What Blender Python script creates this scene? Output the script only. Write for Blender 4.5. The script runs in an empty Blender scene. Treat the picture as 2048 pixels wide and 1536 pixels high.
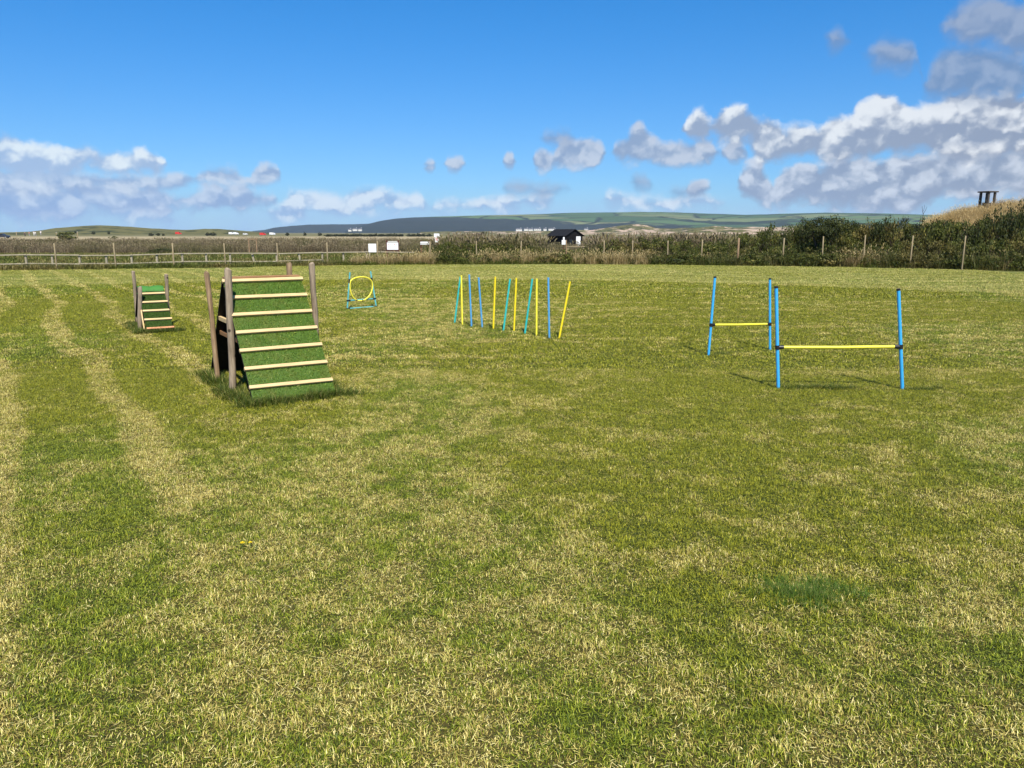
import bpy, bmesh, math, random
import numpy as np
from mathutils import Vector, Matrix, Quaternion

R = math.radians
rng = np.random.default_rng(7)
random.seed(7)
scene = bpy.context.scene
ROOT = scene.collection

# ------------------------------------------------------------------ camera
EYE = 1.6                      # camera height, m
FPX = 1538.0                   # focal length in pixels of a 2048 wide frame
PITCH = math.atan(303 / FPX)
cam_d = bpy.data.cameras.new('camera')
cam_d.sensor_width = 36
cam_d.lens = 36 * FPX / 2048
cam_d.clip_start = 0.05
cam_d.clip_end = 30000
cam = bpy.data.objects.new('camera', cam_d)
ROOT.objects.link(cam)
cam.location = (0, 0, EYE)
cam.rotation_euler = (math.pi / 2 - PITCH, 0, 0)
scene.camera = cam

# ------------------------------------------------------------------ node helpers
def N(nt, typ, ins=None, **props):
    n = nt.nodes.new(typ)
    for k, v in props.items():
        setattr(n, k, v)
    for k, v in (ins or {}).items():
        s = n.inputs[k]
        if isinstance(v, bpy.types.NodeSocket):
            nt.links.new(v, s)
        else:
            s.default_value = v
    return n
def M(nt, op, a, b=None, c=None, clamp=False):
    ins = {0: a}
    if b is not None: ins[1] = b
    if c is not None: ins[2] = c
    return N(nt, 'ShaderNodeMath', ins, operation=op, use_clamp=clamp).outputs[0]
def VM(nt, op, a, b=None):
    ins = {0: a}
    if b is not None: ins[1] = b
    n = N(nt, 'ShaderNodeVectorMath', ins, operation=op)
    return n.outputs['Value'] if op in ('DOT_PRODUCT', 'LENGTH') else n.outputs['Vector']
def SS(nt, v, a, b, lo=0.0, hi=1.0):
    return N(nt, 'ShaderNodeMapRange', {'Value': v, 'From Min': a, 'From Max': b, 'To Min': lo, 'To Max': hi},
             interpolation_type='SMOOTHSTEP').outputs[0]
def LIN(nt, v, a, b, lo=0.0, hi=1.0):
    return N(nt, 'ShaderNodeMapRange', {'Value': v, 'From Min': a, 'From Max': b, 'To Min': lo, 'To Max': hi}).outputs[0]
def MIX(nt, f, a, b, blend='MIX'):
    n = N(nt, 'ShaderNodeMix', data_type='RGBA', blend_type=blend)
    for s, v in ((n.inputs[0], f), (n.inputs[6], a), (n.inputs[7], b)):
        if isinstance(v, bpy.types.NodeSocket): nt.links.new(v, s)
        else: s.default_value = v if not isinstance(v, tuple) or len(v) == 4 else (*v, 1)
    return n.outputs[2]
def NOISE(nt, vec, scale, detail=3, rough=0.55, out=0):
    ins = {'Scale': scale, 'Detail': detail, 'Roughness': rough}
    if vec is not None: ins['Vector'] = vec
    return N(nt, 'ShaderNodeTexNoise', ins).outputs[out]
def RAMP(nt, f, stops):
    n = N(nt, 'ShaderNodeValToRGB', {0: f})
    e = n.color_ramp.elements
    while len(e) > len(stops): e.remove(e[-1])
    while len(e) < len(stops): e.new(0.5)
    for el, (p, c) in zip(e, stops):
        el.position = p; el.color = (*c, 1)
    return n.outputs[0]

# pixel helpers: where on the ground / at a depth a thing seen in the photograph stands
def ray(u, v):
    return Vector(((u - 1024) / FPX, math.cos(PITCH) + (768 - v) / FPX * math.sin(PITCH),
                   -math.sin(PITCH) + (768 - v) / FPX * math.cos(PITCH)))
def G(u, v, z=0.0):
    d = ray(u, v)
    return Vector((0, 0, EYE)) + d * ((z - EYE) / d.z)
def at(u, v, Y):
    d = ray(u, v)
    return Vector((0, 0, EYE)) + d * (Y / d.y)
def azel(u, v):
    d = ray(u, v)
    return math.degrees(math.atan2(d.x, d.y)), math.degrees(math.atan2(d.z, math.hypot(d.x, d.y)))

# ------------------------------------------------------------------ sun, sky and exposure
SUN_EL, SUN_AZ = R(51), R(168)           # azimuth clockwise from +Y
to_sun = Vector((math.cos(SUN_EL) * math.sin(SUN_AZ), math.cos(SUN_EL) * math.cos(SUN_AZ), math.sin(SUN_EL)))
sd = bpy.data.lights.new('sun', 'SUN')
sd.energy = 5.0
sd.angle = R(0.53)
sd.color = (1.0, 0.95, 0.86)
sun = bpy.data.objects.new('sun', sd)
ROOT.objects.link(sun)
sun.rotation_euler = to_sun.to_track_quat('Z', 'Y').to_euler()

EXPOSURE = 0.6
SKY = 0.07
CLOUD = 1 / SKY / 2 ** EXPOSURE        # cloud colours below are as displayed
world = bpy.data.worlds.new('World')
scene.world = world
world.use_nodes = True
wt = world.node_tree
wt.nodes.clear()
sky = N(wt, 'ShaderNodeTexSky', sky_type='NISHITA', sun_disc=False, sun_elevation=SUN_EL, sun_rotation=SUN_AZ,
        altitude=0.0, air_density=1.0, dust_density=0.1, ozone_density=2.0)
tc = N(wt, 'ShaderNodeTexCoord').outputs['Generated']
sx = N(wt, 'ShaderNodeSeparateXYZ', {0: tc})
azr = M(wt, 'ARCTAN2', sx.outputs[0], sx.outputs[1])
elr = M(wt, 'ARCSINE', sx.outputs[2])
# the cloud pattern in view goes on all round (mirrored every 72 degrees)
U0 = M(wt, 'PINGPONG', M(wt, 'ADD', M(wt, 'DIVIDE', azr, R(72)), 0.5), 1.0)
V0 = M(wt, 'DIVIDE', elr, R(25))
def uv(u, v):
    a, e = azel(u, v)
    return (a + 36) / 72, e / 25
cvec = N(wt, 'ShaderNodeCombineXYZ', {0: azr, 1: M(wt, 'MULTIPLY', elr, 1.2), 2: 0.0}).outputs[0]
big = N(wt, 'ShaderNodeTexNoise', {'Vector': cvec, 'Scale': 19.0, 'Detail': 7.0, 'Roughness': 0.63}, noise_dimensions='2D')
bc = N(wt, 'ShaderNodeSeparateColor', {0: big.outputs['Color']})
def voro(off):
    v = VM(wt, 'ADD', VM(wt, 'ADD', cvec, off), VM(wt, 'MULTIPLY', big.outputs['Color'], (.03, .03, 0)))
    return N(wt, 'ShaderNodeTexVoronoi', {'Vector': v, 'Scale': 30.0, 'Detail': 2.0, 'Roughness': 0.5, 'Smoothness': 0.6},
             voronoi_dimensions='2D', feature='SMOOTH_F1', normalize=True).outputs[0]
vor = voro((0, 0, 0))
billow = M(wt, 'SUBTRACT', 0.36, vor)
relief = M(wt, 'SUBTRACT', voro((-.005, .012, 0)), vor)
wx = M(wt, 'SUBTRACT', bc.outputs[0], 0.5)
wy = M(wt, 'SUBTRACT', bc.outputs[1], 0.5)
def fcurve(fac, pts):
    n = N(wt, 'ShaderNodeFloatCurve', {'Value': fac})
    c = n.mapping.curves[0]
    n.mapping.use_clip = False
    while len(c.points) < len(pts): c.points.new(0.5, 0.5)
    for p, (x, y) in zip(c.points, pts):
        p.location = (x, y); p.handle_type = 'VECTOR'
    n.mapping.update()
    return n.outputs[0]
def profile(lumps, flat):
    """upper and lower outline of a row of overlapping lumps (x, y, half width, half height)"""
    T = []; B = []
    for px in range(-92, 2142, 12):
        top = base = None
        for cx, cy, rx, ry in lumps:
            q = 1 - ((px - cx) / rx) ** 2
            if q > 0:
                t_, b_ = cy - ry * math.sqrt(q), cy + flat * ry * math.sqrt(q)
                top = t_ if top is None else min(top, t_); base = b_ if base is None else max(base, b_)
        if top is None:
            l = min(lumps, key=lambda e: abs(px - e[0]) - e[2])
            k = min(45, 14 + 1.2 * (abs(px - l[0]) - l[2])); top, base = l[1] + k, l[1] - k
        x = (azel(px, 300)[0] + 36) / 72
        T.append((x, uv(px, top)[1])); B.append((x, uv(px, base)[1]))
    return T, B
def cloud(prev, lumps, amp, soft, bil, shadow, light, lo, hi, dens=1.0, flat=.8, tw=.35, er=.04):
    U = M(wt, 'MULTIPLY_ADD', wx, amp * .35, U0)
    V = M(wt, 'MULTIPLY_ADD', wy, amp, V0)
    T, B = profile(lumps, flat)
    top = fcurve(U, T); base = fcurve(U, B)
    d = M(wt, 'MINIMUM', M(wt, 'SUBTRACT', top, V), M(wt, 'MULTIPLY', M(wt, 'SUBTRACT', V, base), .8))
    d = M(wt, 'MULTIPLY_ADD', billow, bil, d)
    d = M(wt, 'MULTIPLY_ADD', M(wt, 'SUBTRACT', bc.outputs[2], .5), er, d)
    a = SS(wt, d, -soft * .65, soft * .5, 0.0, dens)
    t = M(wt, 'DIVIDE', M(wt, 'SUBTRACT', V, base), M(wt, 'MAXIMUM', M(wt, 'SUBTRACT', top, base), 0.01))
    sh = M(wt, 'ADD', M(wt, 'MULTIPLY', t, tw), M(wt, 'MULTIPLY_ADD', relief, 1.7, M(wt, 'MULTIPLY_ADD', billow, .6, M(wt, 'MULTIPLY', bc.outputs[2], .9))))
    f = SS(wt, sh, lo, hi)
    g = M(wt, 'MULTIPLY', U0, 1.0, clamp=True)
    k = lambda c: tuple(x * CLOUD for x in c)
    col = MIX(wt, f, MIX(wt, g, k(shadow[0]), k(shadow[1])), MIX(wt, g, k(light[0]), k(light[1])))
    return MIX(wt, a, prev, col)
tint = MIX(wt, SS(wt, V0, 0.02, 0.75), (.42, .73, 1.16), (.17, .80, 1.36))
c = MIX(wt, 1.0, sky.outputs[0], tint, 'MULTIPLY')
# pale moist air low over the sea
hf = M(wt, 'MULTIPLY', SS(wt, V0, 0.155, 0.015), M(wt, 'MULTIPLY_ADD', bc.outputs[2], .9, .15), clamp=True)
c = MIX(wt, hf, c, tuple(x * CLOUD for x in (.36, .58, .90)))
LAV, GRY = (.28, .44, .74), (.29, .35, .47)          # shaded sides: bluer to the left, greyer to the right
c = cloud(c, [(-60, 425, 60, 10), (60, 430, 70, 9), (270, 426, 65, 15), (600, 402, 42, 16), (570, 425, 40, 9), (690, 410, 60, 15), (735, 390, 38, 14), (800, 402, 50, 11), (920, 412, 60, 8), (1000, 406, 40, 9), (1080, 402, 40, 10), (1235, 402, 30, 12), (1310, 409, 50, 8), (1405, 403, 55, 9), (1900, 386, 55, 12), (1990, 384, 70, 12), (2100, 386, 60, 10)],
          .03, .03, .04, ((.28, .44, .74), (.36, .48, .70)), ((.78, .87, .96), (.84, .89, .96)), .3, .85, .8)
c = cloud(c, [(-70, 405, 60, 40), (0, 402, 90, 38), (100, 402, 90, 30), (210, 398, 80, 24), (290, 400, 50, 20), (345, 402, 30, 8), (440, 398, 72, 22), (400, 402, 45, 14), (520, 402, 30, 8), (1400, 376, 24, 8), (1510, 364, 34, 34), (1528, 386, 24, 18), (1615, 360, 55, 32), (1600, 384, 60, 20), (1720, 362, 90, 48), (1830, 356, 90, 52), (1700, 396, 80, 20), (1800, 400, 80, 24), (1950, 350, 110, 46), (2100, 350, 100, 50)],
          .045, .03, .07, (LAV, GRY), ((.54, .68, .88), (.66, .71, .80)), .42, 1.1, .95, .8)
c = cloud(c, [(-60, 360, 80, 34), (40, 362, 90, 26), (140, 364, 100, 18), (260, 366, 90, 12), (330, 362, 60, 10), (440, 354, 44, 16), (500, 364, 40, 6), (530, 345, 27, 11), (858, 327, 13, 7), (910, 326, 25, 14), (1020, 323, 12, 10), (1083, 318, 23, 17), (1160, 306, 46, 28), (1132, 318, 25, 13), (1275, 302, 50, 25), (1275, 275, 16, 20), (1340, 306, 50, 20), (1400, 304, 42, 18), (1470, 303, 24, 15)],
          .022, .022, .045, ((.32, .46, .72), (.27, .35, .49)), ((.60, .72, .88), (.54, .59, .70)), .34, .95, .93, .8)
c = cloud(c, [(-70, 298, 60, 50), (0, 312, 60, 46), (60, 322, 55, 32), (110, 326, 50, 26), (165, 314, 36, 24), (215, 326, 45, 18), (285, 322, 34, 17), (312, 330, 20, 8), (1395, 258, 26, 28), (1465, 252, 44, 36), (1525, 266, 38, 26), (1600, 288, 55, 26), (1560, 302, 55, 16), (1680, 276, 42, 40), (1755, 246, 52, 54), (1700, 296, 80, 20), (1830, 264, 60, 50), (1920, 246, 70, 58), (2000, 252, 80, 62), (1900, 292, 130, 22), (2110, 250, 100, 66)],
          .03, .026, .06, ((.38, .54, .80), (.29, .345, .46)), ((.78, .89, .97), (.84, .87, .91)), .46, 1.12, .96, .8, .36)
c = cloud(c, [(1040, 375, 30, 4), (1105, 381, 36, 3), (1285, 365, 20, 4), (1380, 382, 40, 3), (1660, 80, 22, 13), (1768, 110, 48, 23), (1935, 146, 86, 46), (2000, 150, 40, 40), (1880, 166, 46, 22), (2120, 150, 40, 30)],
          .04, .045, .03, ((.24, .37, .62), (.19, .29, .47)), ((.42, .52, .7), (.32, .41, .57)), .35, 1.0, .85, 1.0, .25)
c = cloud(c, [(1118, 277, 29, 10), (1092, 274, 10, 6), (1945, 45, 66, 36), (2020, 62, 60, 40), (2070, 40, 50, 46), (1890, 50, 32, 17)],
          .04, .04, .035, ((.24, .37, .62), (.22, .31, .48)), ((.42, .52, .7), (.34, .42, .57)), .35, 1.0, .88, 1.0, .25)
bg = N(wt, 'ShaderNodeBackground', {'Color': c, 'Strength': SKY})
wo = N(wt, 'ShaderNodeOutputWorld', {'Surface': bg.outputs[0]})
world.cycles.sampling_method = 'MANUAL'
world.cycles.sample_map_resolution = 512

vs = scene.view_settings
vs.view_transform = 'Standard'
vs.look = 'None'
vs.exposure = EXPOSURE
vs.gamma = 1.0
vs.use_curve_mapping = False
cy = scene.cycles
cy.max_bounces = 6
cy.diffuse_bounces = 3
cy.glossy_bounces = 2
cy.transmission_bounces = 3
cy.transparent_max_bounces = 6
cy.volume_bounces = 0

# ------------------------------------------------------------------ object helpers
def tag(o, label=None, cat=None, group=None, kind=None):
    if label: o['label'] = label
    if cat: o['category'] = cat
    if group: o['group'] = group
    if kind: o['kind'] = kind
    return o
def link(name, me, mat=None, parent=None):
    o = bpy.data.objects.new(name, me)
    ROOT.objects.link(o)
    if mat is not None and me is not None and not me.materials: me.materials.append(mat)
    if parent is not None: o.parent = parent
    return o
def empty(name, loc=(0, 0, 0), rz=0.0):
    o = bpy.data.objects.new(name, None)
    o.empty_display_size = 0.2
    ROOT.objects.link(o)
    o.location = loc
    o.rotation_euler = (0, 0, rz)
    return o
class MB:
    def __init__(s): s.v = []; s.f = []
    def add(s, vs, fs):
        b = len(s.v); s.v += [tuple(x) for x in vs]; s.f += [tuple(i + b for i in f) for f in fs]; return s
    def box(s, c, size, rot=None, bev=0.0):
        bm = bmesh.new()
        bmesh.ops.create_cube(bm, size=1)
        bmesh.ops.scale(bm, vec=size, verts=bm.verts)
        if bev > 0:
            bmesh.ops.bevel(bm, geom=bm.edges[:], offset=bev, segments=1, affect='EDGES', profile=0.5)
        if rot is not None: bmesh.ops.rotate(bm, cent=(0, 0, 0), matrix=rot, verts=bm.verts)
        bmesh.ops.translate(bm, vec=c, verts=bm.verts)
        bm.verts.ensure_lookup_table()
        s.add([v.co.copy() for v in bm.verts], [[v.index for v in f.verts] for f in bm.faces])
        bm.free()
        return s
    def tube(s, pts, rad, n=10, caps=True, jit=0.0):
        pts = [Vector(p) for p in pts]
        if not isinstance(rad, (list, tuple)): rad = [rad] * len(pts)
        vs = []; fs = []
        t0 = (pts[1] - pts[0]).normalized()
        up = Vector((0, 0, 1)) if abs(t0.z) < 0.9 else Vector((1, 0, 0))
        x = t0.cross(up).normalized()
        for i, p in enumerate(pts):
            t = (pts[min(i + 1, len(pts) - 1)] - pts[max(i - 1, 0)]).normalized()
            x = (x - t * x.dot(t)).normalized()
            y = t.cross(x)
            for k in range(n):
                a = 2 * math.pi * k / n
                r = rad[i] * (1 + random.uniform(-jit, jit))
                vs.append(p + x * r * math.cos(a) + y * r * math.sin(a))
        for i in range(len(pts) - 1):
            for k in range(n):
                k2 = (k + 1) % n
                fs.append((i * n + k, i * n + k2, (i + 1) * n + k2, (i + 1) * n + k))
        if caps:
            fs.append(tuple(range(n - 1, -1, -1))); fs.append(tuple(range((len(pts) - 1) * n, len(pts) * n)))
        return s.add(vs, fs)
    def mesh(s, name, smooth=False):
        me = bpy.data.meshes.new(name)
        me.from_pydata(s.v, [], s.f)
        if smooth:
            me.polygons.foreach_set('use_smooth', [True] * len(me.polygons))
            try: me.set_sharp_from_angle(angle=R(45))
            except Exception: pass
        me.update()
        return me
    def build(s, name, mat, parent=None, smooth=False):
        return link(name, s.mesh(name, smooth), mat, parent)
def smooth01(t):
    t = np.clip(t, 0, 1); return t * t * (3 - 2 * t)

# ribbons: n blades at once, each a bent strip, with a random value per blade
def ribbons(base, az, lean, curl, L, W, segs=2, rnd=None, tip=0.0, face=None):
    n = len(base)
    if face is None: face = az + math.pi / 2 + rng.uniform(-.7, .7, n)
    side = np.stack([np.cos(face), np.sin(face), np.zeros(n)], 1)
    hd = np.stack([np.cos(az), np.sin(az), np.zeros(n)], 1)
    p = base.copy()
    V = np.zeros((n, 2 * segs + 1 + (1 if tip > 0 else 0), 3))
    for i in range(segs + 1):
        w = W * (1 - (i / segs) * (1 - tip)) if i else W * 0.8
        if i == 1 and segs > 1: w = W
        if i < segs or tip > 0:
            V[:, 2 * i] = p - side * (w / 2)[:, None]; V[:, 2 * i + 1] = p + side * (w / 2)[:, None]
        else:
            V[:, 2 * i] = p
        a = lean + curl * (i / max(segs - 1, 1))
        p = p + (hd * np.sin(a)[:, None] + np.array([0, 0, 1.0]) * np.cos(a)[:, None]) * (L / segs)[:, None]
    nv = V.shape[1]
    F = []
    for i in range(segs):
        if i < segs - 1 or tip > 0: F.append([2 * i, 2 * i + 1, 2 * i + 3, 2 * i + 2])
        else: F.append([2 * i, 2 * i + 1, 2 * i + 2])
    if rnd is None: rnd = rng.random(n)
    return V, F, np.repeat(rnd[:, None], nv, 1)
def ribbon_mesh(name, sets, mat):
    vs = []; quads = []; tris = []; rv = []; off = 0
    for V, F, r in sets:
        n, nv = V.shape[:2]
        vs.append(V.reshape(-1, 3)); rv.append(r.reshape(-1))
        st = off + np.arange(n) * nv
        for f in F:
            arr = st[:, None] + np.array(f)[None]
            (quads if len(f) == 4 else tris).append(arr)
        off += n * nv
    vs = np.concatenate(vs); rv = np.concatenate(rv)
    fl = [a for q in quads for a in q.tolist()] + [a for q in tris for a in q.tolist()]
    me = bpy.data.meshes.new(name)
    me.from_pydata(vs.tolist(), [], fl)
    at_ = me.attributes.new('rnd', 'FLOAT', 'POINT')
    at_.data.foreach_set('value', rv.astype(np.float32))
    me.materials.append(mat)
    me.update()
    return me

def scatter(name, pts, rots, scls, vids, meshes, label, cat, tilt=None):
    """one stuff object: copies of the clump meshes set on points by geometry nodes"""
    col = bpy.data.collections.new(name + '_clumps')
    for i, me in enumerate(meshes):
        o = bpy.data.objects.new('%s_clump_%02d' % (name, i), me)
        col.objects.link(o)
    me = bpy.data.meshes.new(name)
    me.from_pydata(np.asarray(pts).tolist(), [], [])
    for an, ty, dat in (('rot', 'FLOAT', rots), ('scl', 'FLOAT', scls), ('vid', 'INT', vids)):
        a = me.attributes.new(an, ty, 'POINT')
        a.data.foreach_set('value', np.asarray(dat, dtype=np.float32 if ty == 'FLOAT' else np.int32))
    ob = link(name, me)
    ng = bpy.data.node_groups.new(name, 'GeometryNodeTree')
    ng.interface.new_socket('Geometry', in_out='INPUT', socket_type='NodeSocketGeometry')
    ng.interface.new_socket('Geometry', in_out='OUTPUT', socket_type='NodeSocketGeometry')
    gi = ng.nodes.new('NodeGroupInput'); go = ng.nodes.new('NodeGroupOutput')
    ci = ng.nodes.new('GeometryNodeCollectionInfo')
    ci.inputs['Collection'].default_value = col
    ci.inputs['Separate Children'].default_value = True
    ci.inputs['Reset Children'].default_value = True
    ip = ng.nodes.new('GeometryNodeInstanceOnPoints')
    ip.inputs['Pick Instance'].default_value = True
    def na(nm, ty):
        n = ng.nodes.new('GeometryNodeInputNamedAttribute'); n.data_type = ty; n.inputs['Name'].default_value = nm
        return n.outputs['Attribute']
    cx = ng.nodes.new('ShaderNodeCombineXYZ')
    L = ng.links.new
    L(na('rot', 'FLOAT'), cx.inputs[2])
    L(gi.outputs[0], ip.inputs['Points']); L(ci.outputs[0], ip.inputs['Instance'])
    L(na('vid', 'INT'), ip.inputs['Instance Index']); L(cx.outputs[0], ip.inputs['Rotation'])
    L(na('scl', 'FLOAT'), ip.inputs['Scale']); L(ip.outputs[0], go.inputs[0])
    md = ob.modifiers.new('scatter', 'NODES'); md.node_group = ng
    tag(ob, label, cat, kind='stuff')
    return ob

# ------------------------------------------------------------------ materials
def mat(name, rough=0.7, spec=0.3):
    m = bpy.data.materials.new(name); m.use_nodes = True
    nt = m.node_tree
    b = nt.nodes['Principled BSDF']
    b.inputs['Roughness'].default_value = rough
    b.inputs['Specular IOR Level'].default_value = spec
    return m, nt, b
def setc(nt, b, col, bump=None, bstr=0.3, bdist=0.01):
    if isinstance(col, bpy.types.NodeSocket): nt.links.new(col, b.inputs['Base Color'])
    else: b.inputs['Base Color'].default_value = (*col, 1)
    if bump is not None:
        n = N(nt, 'ShaderNodeBump', {'Strength': bstr, 'Distance': bdist, 'Height': bump})
        nt.links.new(n.outputs[0], b.inputs['Normal'])
def wpos(nt): return N(nt, 'ShaderNodeNewGeometry').outputs['Position']
def opos(nt): return N(nt, 'ShaderNodeTexCoord').outputs['Object']
def attr(nt, nm='rnd'): return N(nt, 'ShaderNodeAttribute', attribute_name=nm).outputs['Fac']

def lawn_fields(nt):
    """how dry (straw coloured) the mown turf is at a place, and how pale its mowing band is"""
    p = wpos(nt)
    s = N(nt, 'ShaderNodeSeparateXYZ', {0: p})
    X, Y = s.outputs[0], s.outputs[1]
    p2 = N(nt, 'ShaderNodeCombineXYZ', {0: X, 1: Y, 2: 0.0}).outputs[0]
    n1 = N(nt, 'ShaderNodeTexNoise', {'Vector': p2, 'Scale': 2.1, 'Detail': 7.0, 'Roughness': 0.70}, noise_dimensions='2D').outputs[0]
    n2 = N(nt, 'ShaderNodeTexNoise', {'Vector': p2, 'Scale': 0.17, 'Detail': 2.0, 'Roughness': 0.5}, noise_dimensions='2D')
    n2f = n2.outputs[0]
    w = N(nt, 'ShaderNodeSeparateColor', {0: n2.outputs['Color']}).outputs[1]
    dry = M(nt, 'ADD', M(nt, 'MULTIPLY', n1, 0.72), M(nt, 'MULTIPLY', n2f, 0.36))
    dry = SS(nt, dry, 0.44, 0.66)
    # mower tracks: on the left they run away from the camera, elsewhere across
    sa = M(nt, 'ADD', M(nt, 'ADD', M(nt, 'MULTIPLY', X, 0.84), M(nt, 'MULTIPLY', Y, 0.55)), M(nt, 'MULTIPLY', w, 1.1))
    ta = SS(nt, M(nt, 'SINE', M(nt, 'MULTIPLY', sa, 6.0)), 0.2, 0.95)
    left = SS(nt, M(nt, 'ADD', X, M(nt, 'MULTIPLY', Y, 0.33)), 0.1, -1.0)
    farm = SS(nt, Y, 6.0, 10.0)
    tb = SS(nt, M(nt, 'SINE', M(nt, 'MULTIPLY', M(nt, 'ADD', M(nt, 'ADD', Y, M(nt, 'MULTIPLY', X, -0.06)), M(nt, 'MULTIPLY', w, 1.6)), 4.2)), 0.0, 1.0)
    right = M(nt, 'SUBTRACT', 1.0, left)
    tracks = M(nt, 'ADD', M(nt, 'MULTIPLY', M(nt, 'MULTIPLY', M(nt, 'SUBTRACT', ta, .3), left), 1.1),
               M(nt, 'MULTIPLY', M(nt, 'MULTIPLY', tb, right), M(nt, 'MULTIPLY', farm, 0.22)))
    st = N(nt, 'ShaderNodeTexNoise', {'Vector': VM(nt, 'MULTIPLY', p2, (.16, 1.7, 0)), 'Scale': 1.0, 'Detail': 4.0, 'Roughness': 0.6}, noise_dimensions='2D').outputs[0]
    tracks = M(nt, 'ADD', tracks, M(nt, 'MULTIPLY', M(nt, 'MULTIPLY', M(nt, 'SUBTRACT', st, .5), 1.5), farm))
    # headland: the strip mown along the fence
    yb = M(nt, 'SUBTRACT', M(nt, 'SUBTRACT', 26.5, M(nt, 'MULTIPLY', X, 0.13)), M(nt, 'MULTIPLY', M(nt, 'MULTIPLY', X, X), 0.0256))
    dY = M(nt, 'SUBTRACT', M(nt, 'ADD', Y, M(nt, 'MULTIPLY', M(nt, 'SUBTRACT', n1, 0.5), 1.5)), yb)
    band = SS(nt, dY, -0.3, 0.5)
    edge = M(nt, 'MULTIPLY', SS(nt, dY, -0.2, 0.4), SS(nt, dY, 2.4, 0.6))
    lush = M(nt, 'MULTIPLY', SS(nt, dY, -9.0, -1.0), M(nt, 'SUBTRACT', 1.0, band))
    dry = M(nt, 'ADD', dry, M(nt, 'ADD', tracks, M(nt, 'ADD', M(nt, 'MULTIPLY', edge, 0.55), M(nt, 'MULTIPLY', lush, -0.3))))
    band = M(nt, 'MULTIPLY', band, SS(nt, st, .34, .56, .35, 1.0))
    return dry, band, n2f, n1

def make_blade_mat():
    m, nt, b = mat('mown_grass_blade', 0.55, 0.35)
    dry, band, n2, n1 = lawn_fields(nt)
    r = attr(nt)
    r2 = M(nt, 'FRACT', M(nt, 'MULTIPLY', r, 17.31))
    green = RAMP(nt, r2, [(0.0, (.032, .048, .003)), (.4, (.138, .162, .006)), (.8, (.305, .298, .014)), (1.0, (.50, .46, .035))])
    # some patches of another, lusher grass
    green = MIX(nt, SS(nt, n2, .46, .60, 0.0, .75), green, RAMP(nt, r2, [(0.0, (.024, .045, .003)), (.4, (.105, .155, .006)), (.8, (.23, .28, .016)), (1.0, (.40, .44, .04))]))
    straw = RAMP(nt, r2, [(0.0, (.17, .12, .025)), (.35, (.41, .32, .07)), (.75, (.68, .56, .16)), (1.0, (.90, .79, .35))])
    prob = LIN(nt, dry, 0.0, 1.2, 0.06, 0.59)
    isd = SS(nt, M(nt, 'SUBTRACT', prob, r), -0.06, 0.06)
    col = MIX(nt, isd, green, straw)
    col = MIX(nt, M(nt, 'MULTIPLY', band, .75), col, MIX(nt, 0.55, col, (.38, .37, .12)))
    setc(nt, b, col)
    return m
def make_thatch_mat():
    m, nt, b = mat('lawn_thatch', 0.9, 0.1)
    dry, band, n2, n1 = lawn_fields(nt)
    p = wpos(nt)
    f = NOISE(nt, p, 55, 4, 0.7)
    col = MIX(nt, LIN(nt, dry, 0, 1.2, .05, .7), (.032, .045, .006), (.13, .095, .03))
    col = MIX(nt, SS(nt, f, .35, .65), MIX(nt, .55, col, (.03, .03, .01)), col)
    col = MIX(nt, M(nt, 'MULTIPLY', band, .7), col, (.20, .215, .06))
    setc(nt, b, col, f, .6, .02)
    return m
BLADE = make_blade_mat()
THATCH = make_thatch_mat()

def plant_mat(name, stops, stops2=None, scale=0.25, thr=(.45, .6), rough=.6, spec=.25):
    m, nt, b = mat(name, rough, spec)
    r = attr(nt)
    col = RAMP(nt, r, stops)
    if stops2:
        f = SS(nt, NOISE(nt, wpos(nt), scale, 3, .6), *thr)
        col = MIX(nt, f, col, RAMP(nt, r, stops2))
    setc(nt, b, col)
    # thin leaves let a little light through
    tr = N(nt, 'ShaderNodeBsdfTranslucent', {'Color': col})
    mx = N(nt, 'ShaderNodeMixShader', {0: 0.18, 1: b.outputs[0], 2: tr.outputs[0]})
    nt.links.new(mx.outputs[0], nt.nodes['Material Output'].inputs[0])
    return m
LUSH2 = plant_mat('bright_lush_grass', [(0, (.025, .06, .005)), (.5, (.065, .14, .012)), (.85, (.14, .22, .025)), (1, (.34, .3, .1))])
LUSH = plant_mat('lush_grass', [(0, (.022, .04, .004)), (.5, (.06, .095, .008)), (.85, (.14, .165, .02)), (1, (.40, .33, .12))])
TURFM = plant_mat('artificial_turf', [(0, (.045, .095, .004)), (.5, (.11, .205, .010)), (.85, (.25, .36, .03)), (1, (.52, .56, .16))],
                  [(0, (.055, .09, .005)), (.5, (.15, .22, .014)), (.85, (.31, .36, .05)), (1, (.56, .55, .2))], 5.0, (.46, .62), rough=.45, spec=.4)
TURFD = plant_mat('worn_artificial_turf', [(0, (.025, .055, .005)), (.6, (.055, .10, .009)), (1, (.11, .16, .02))], rough=.5)
LEAF = plant_mat('bramble_leaf', [(0, (.022, .030, .004)), (.5, (.060, .074, .010)), (.85, (.12, .13, .02)), (1, (.22, .19, .045))],
                 [(0, (.04, .032, .007)), (.5, (.10, .085, .018)), (1, (.22, .17, .05))], .35, (.54, .68))
SHRUB = plant_mat('dark_shrub_leaf', [(0, (.016, .022, .005)), (.6, (.044, .055, .010)), (1, (.10, .105, .025))])
WEED = plant_mat('rough_weeds', [(0, (.025, .035, .008)), (.5, (.07, .085, .018)), (1, (.17, .15, .05))],
                 [(0, (.06, .045, .016)), (.5, (.17, .125, .05)), (1, (.36, .27, .12))], .45, (.5, .66))
STRAW = plant_mat('dry_straw', [(0, (.18, .12, .045)), (.5, (.42, .31, .13)), (1, (.66, .52, .27))])
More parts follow.
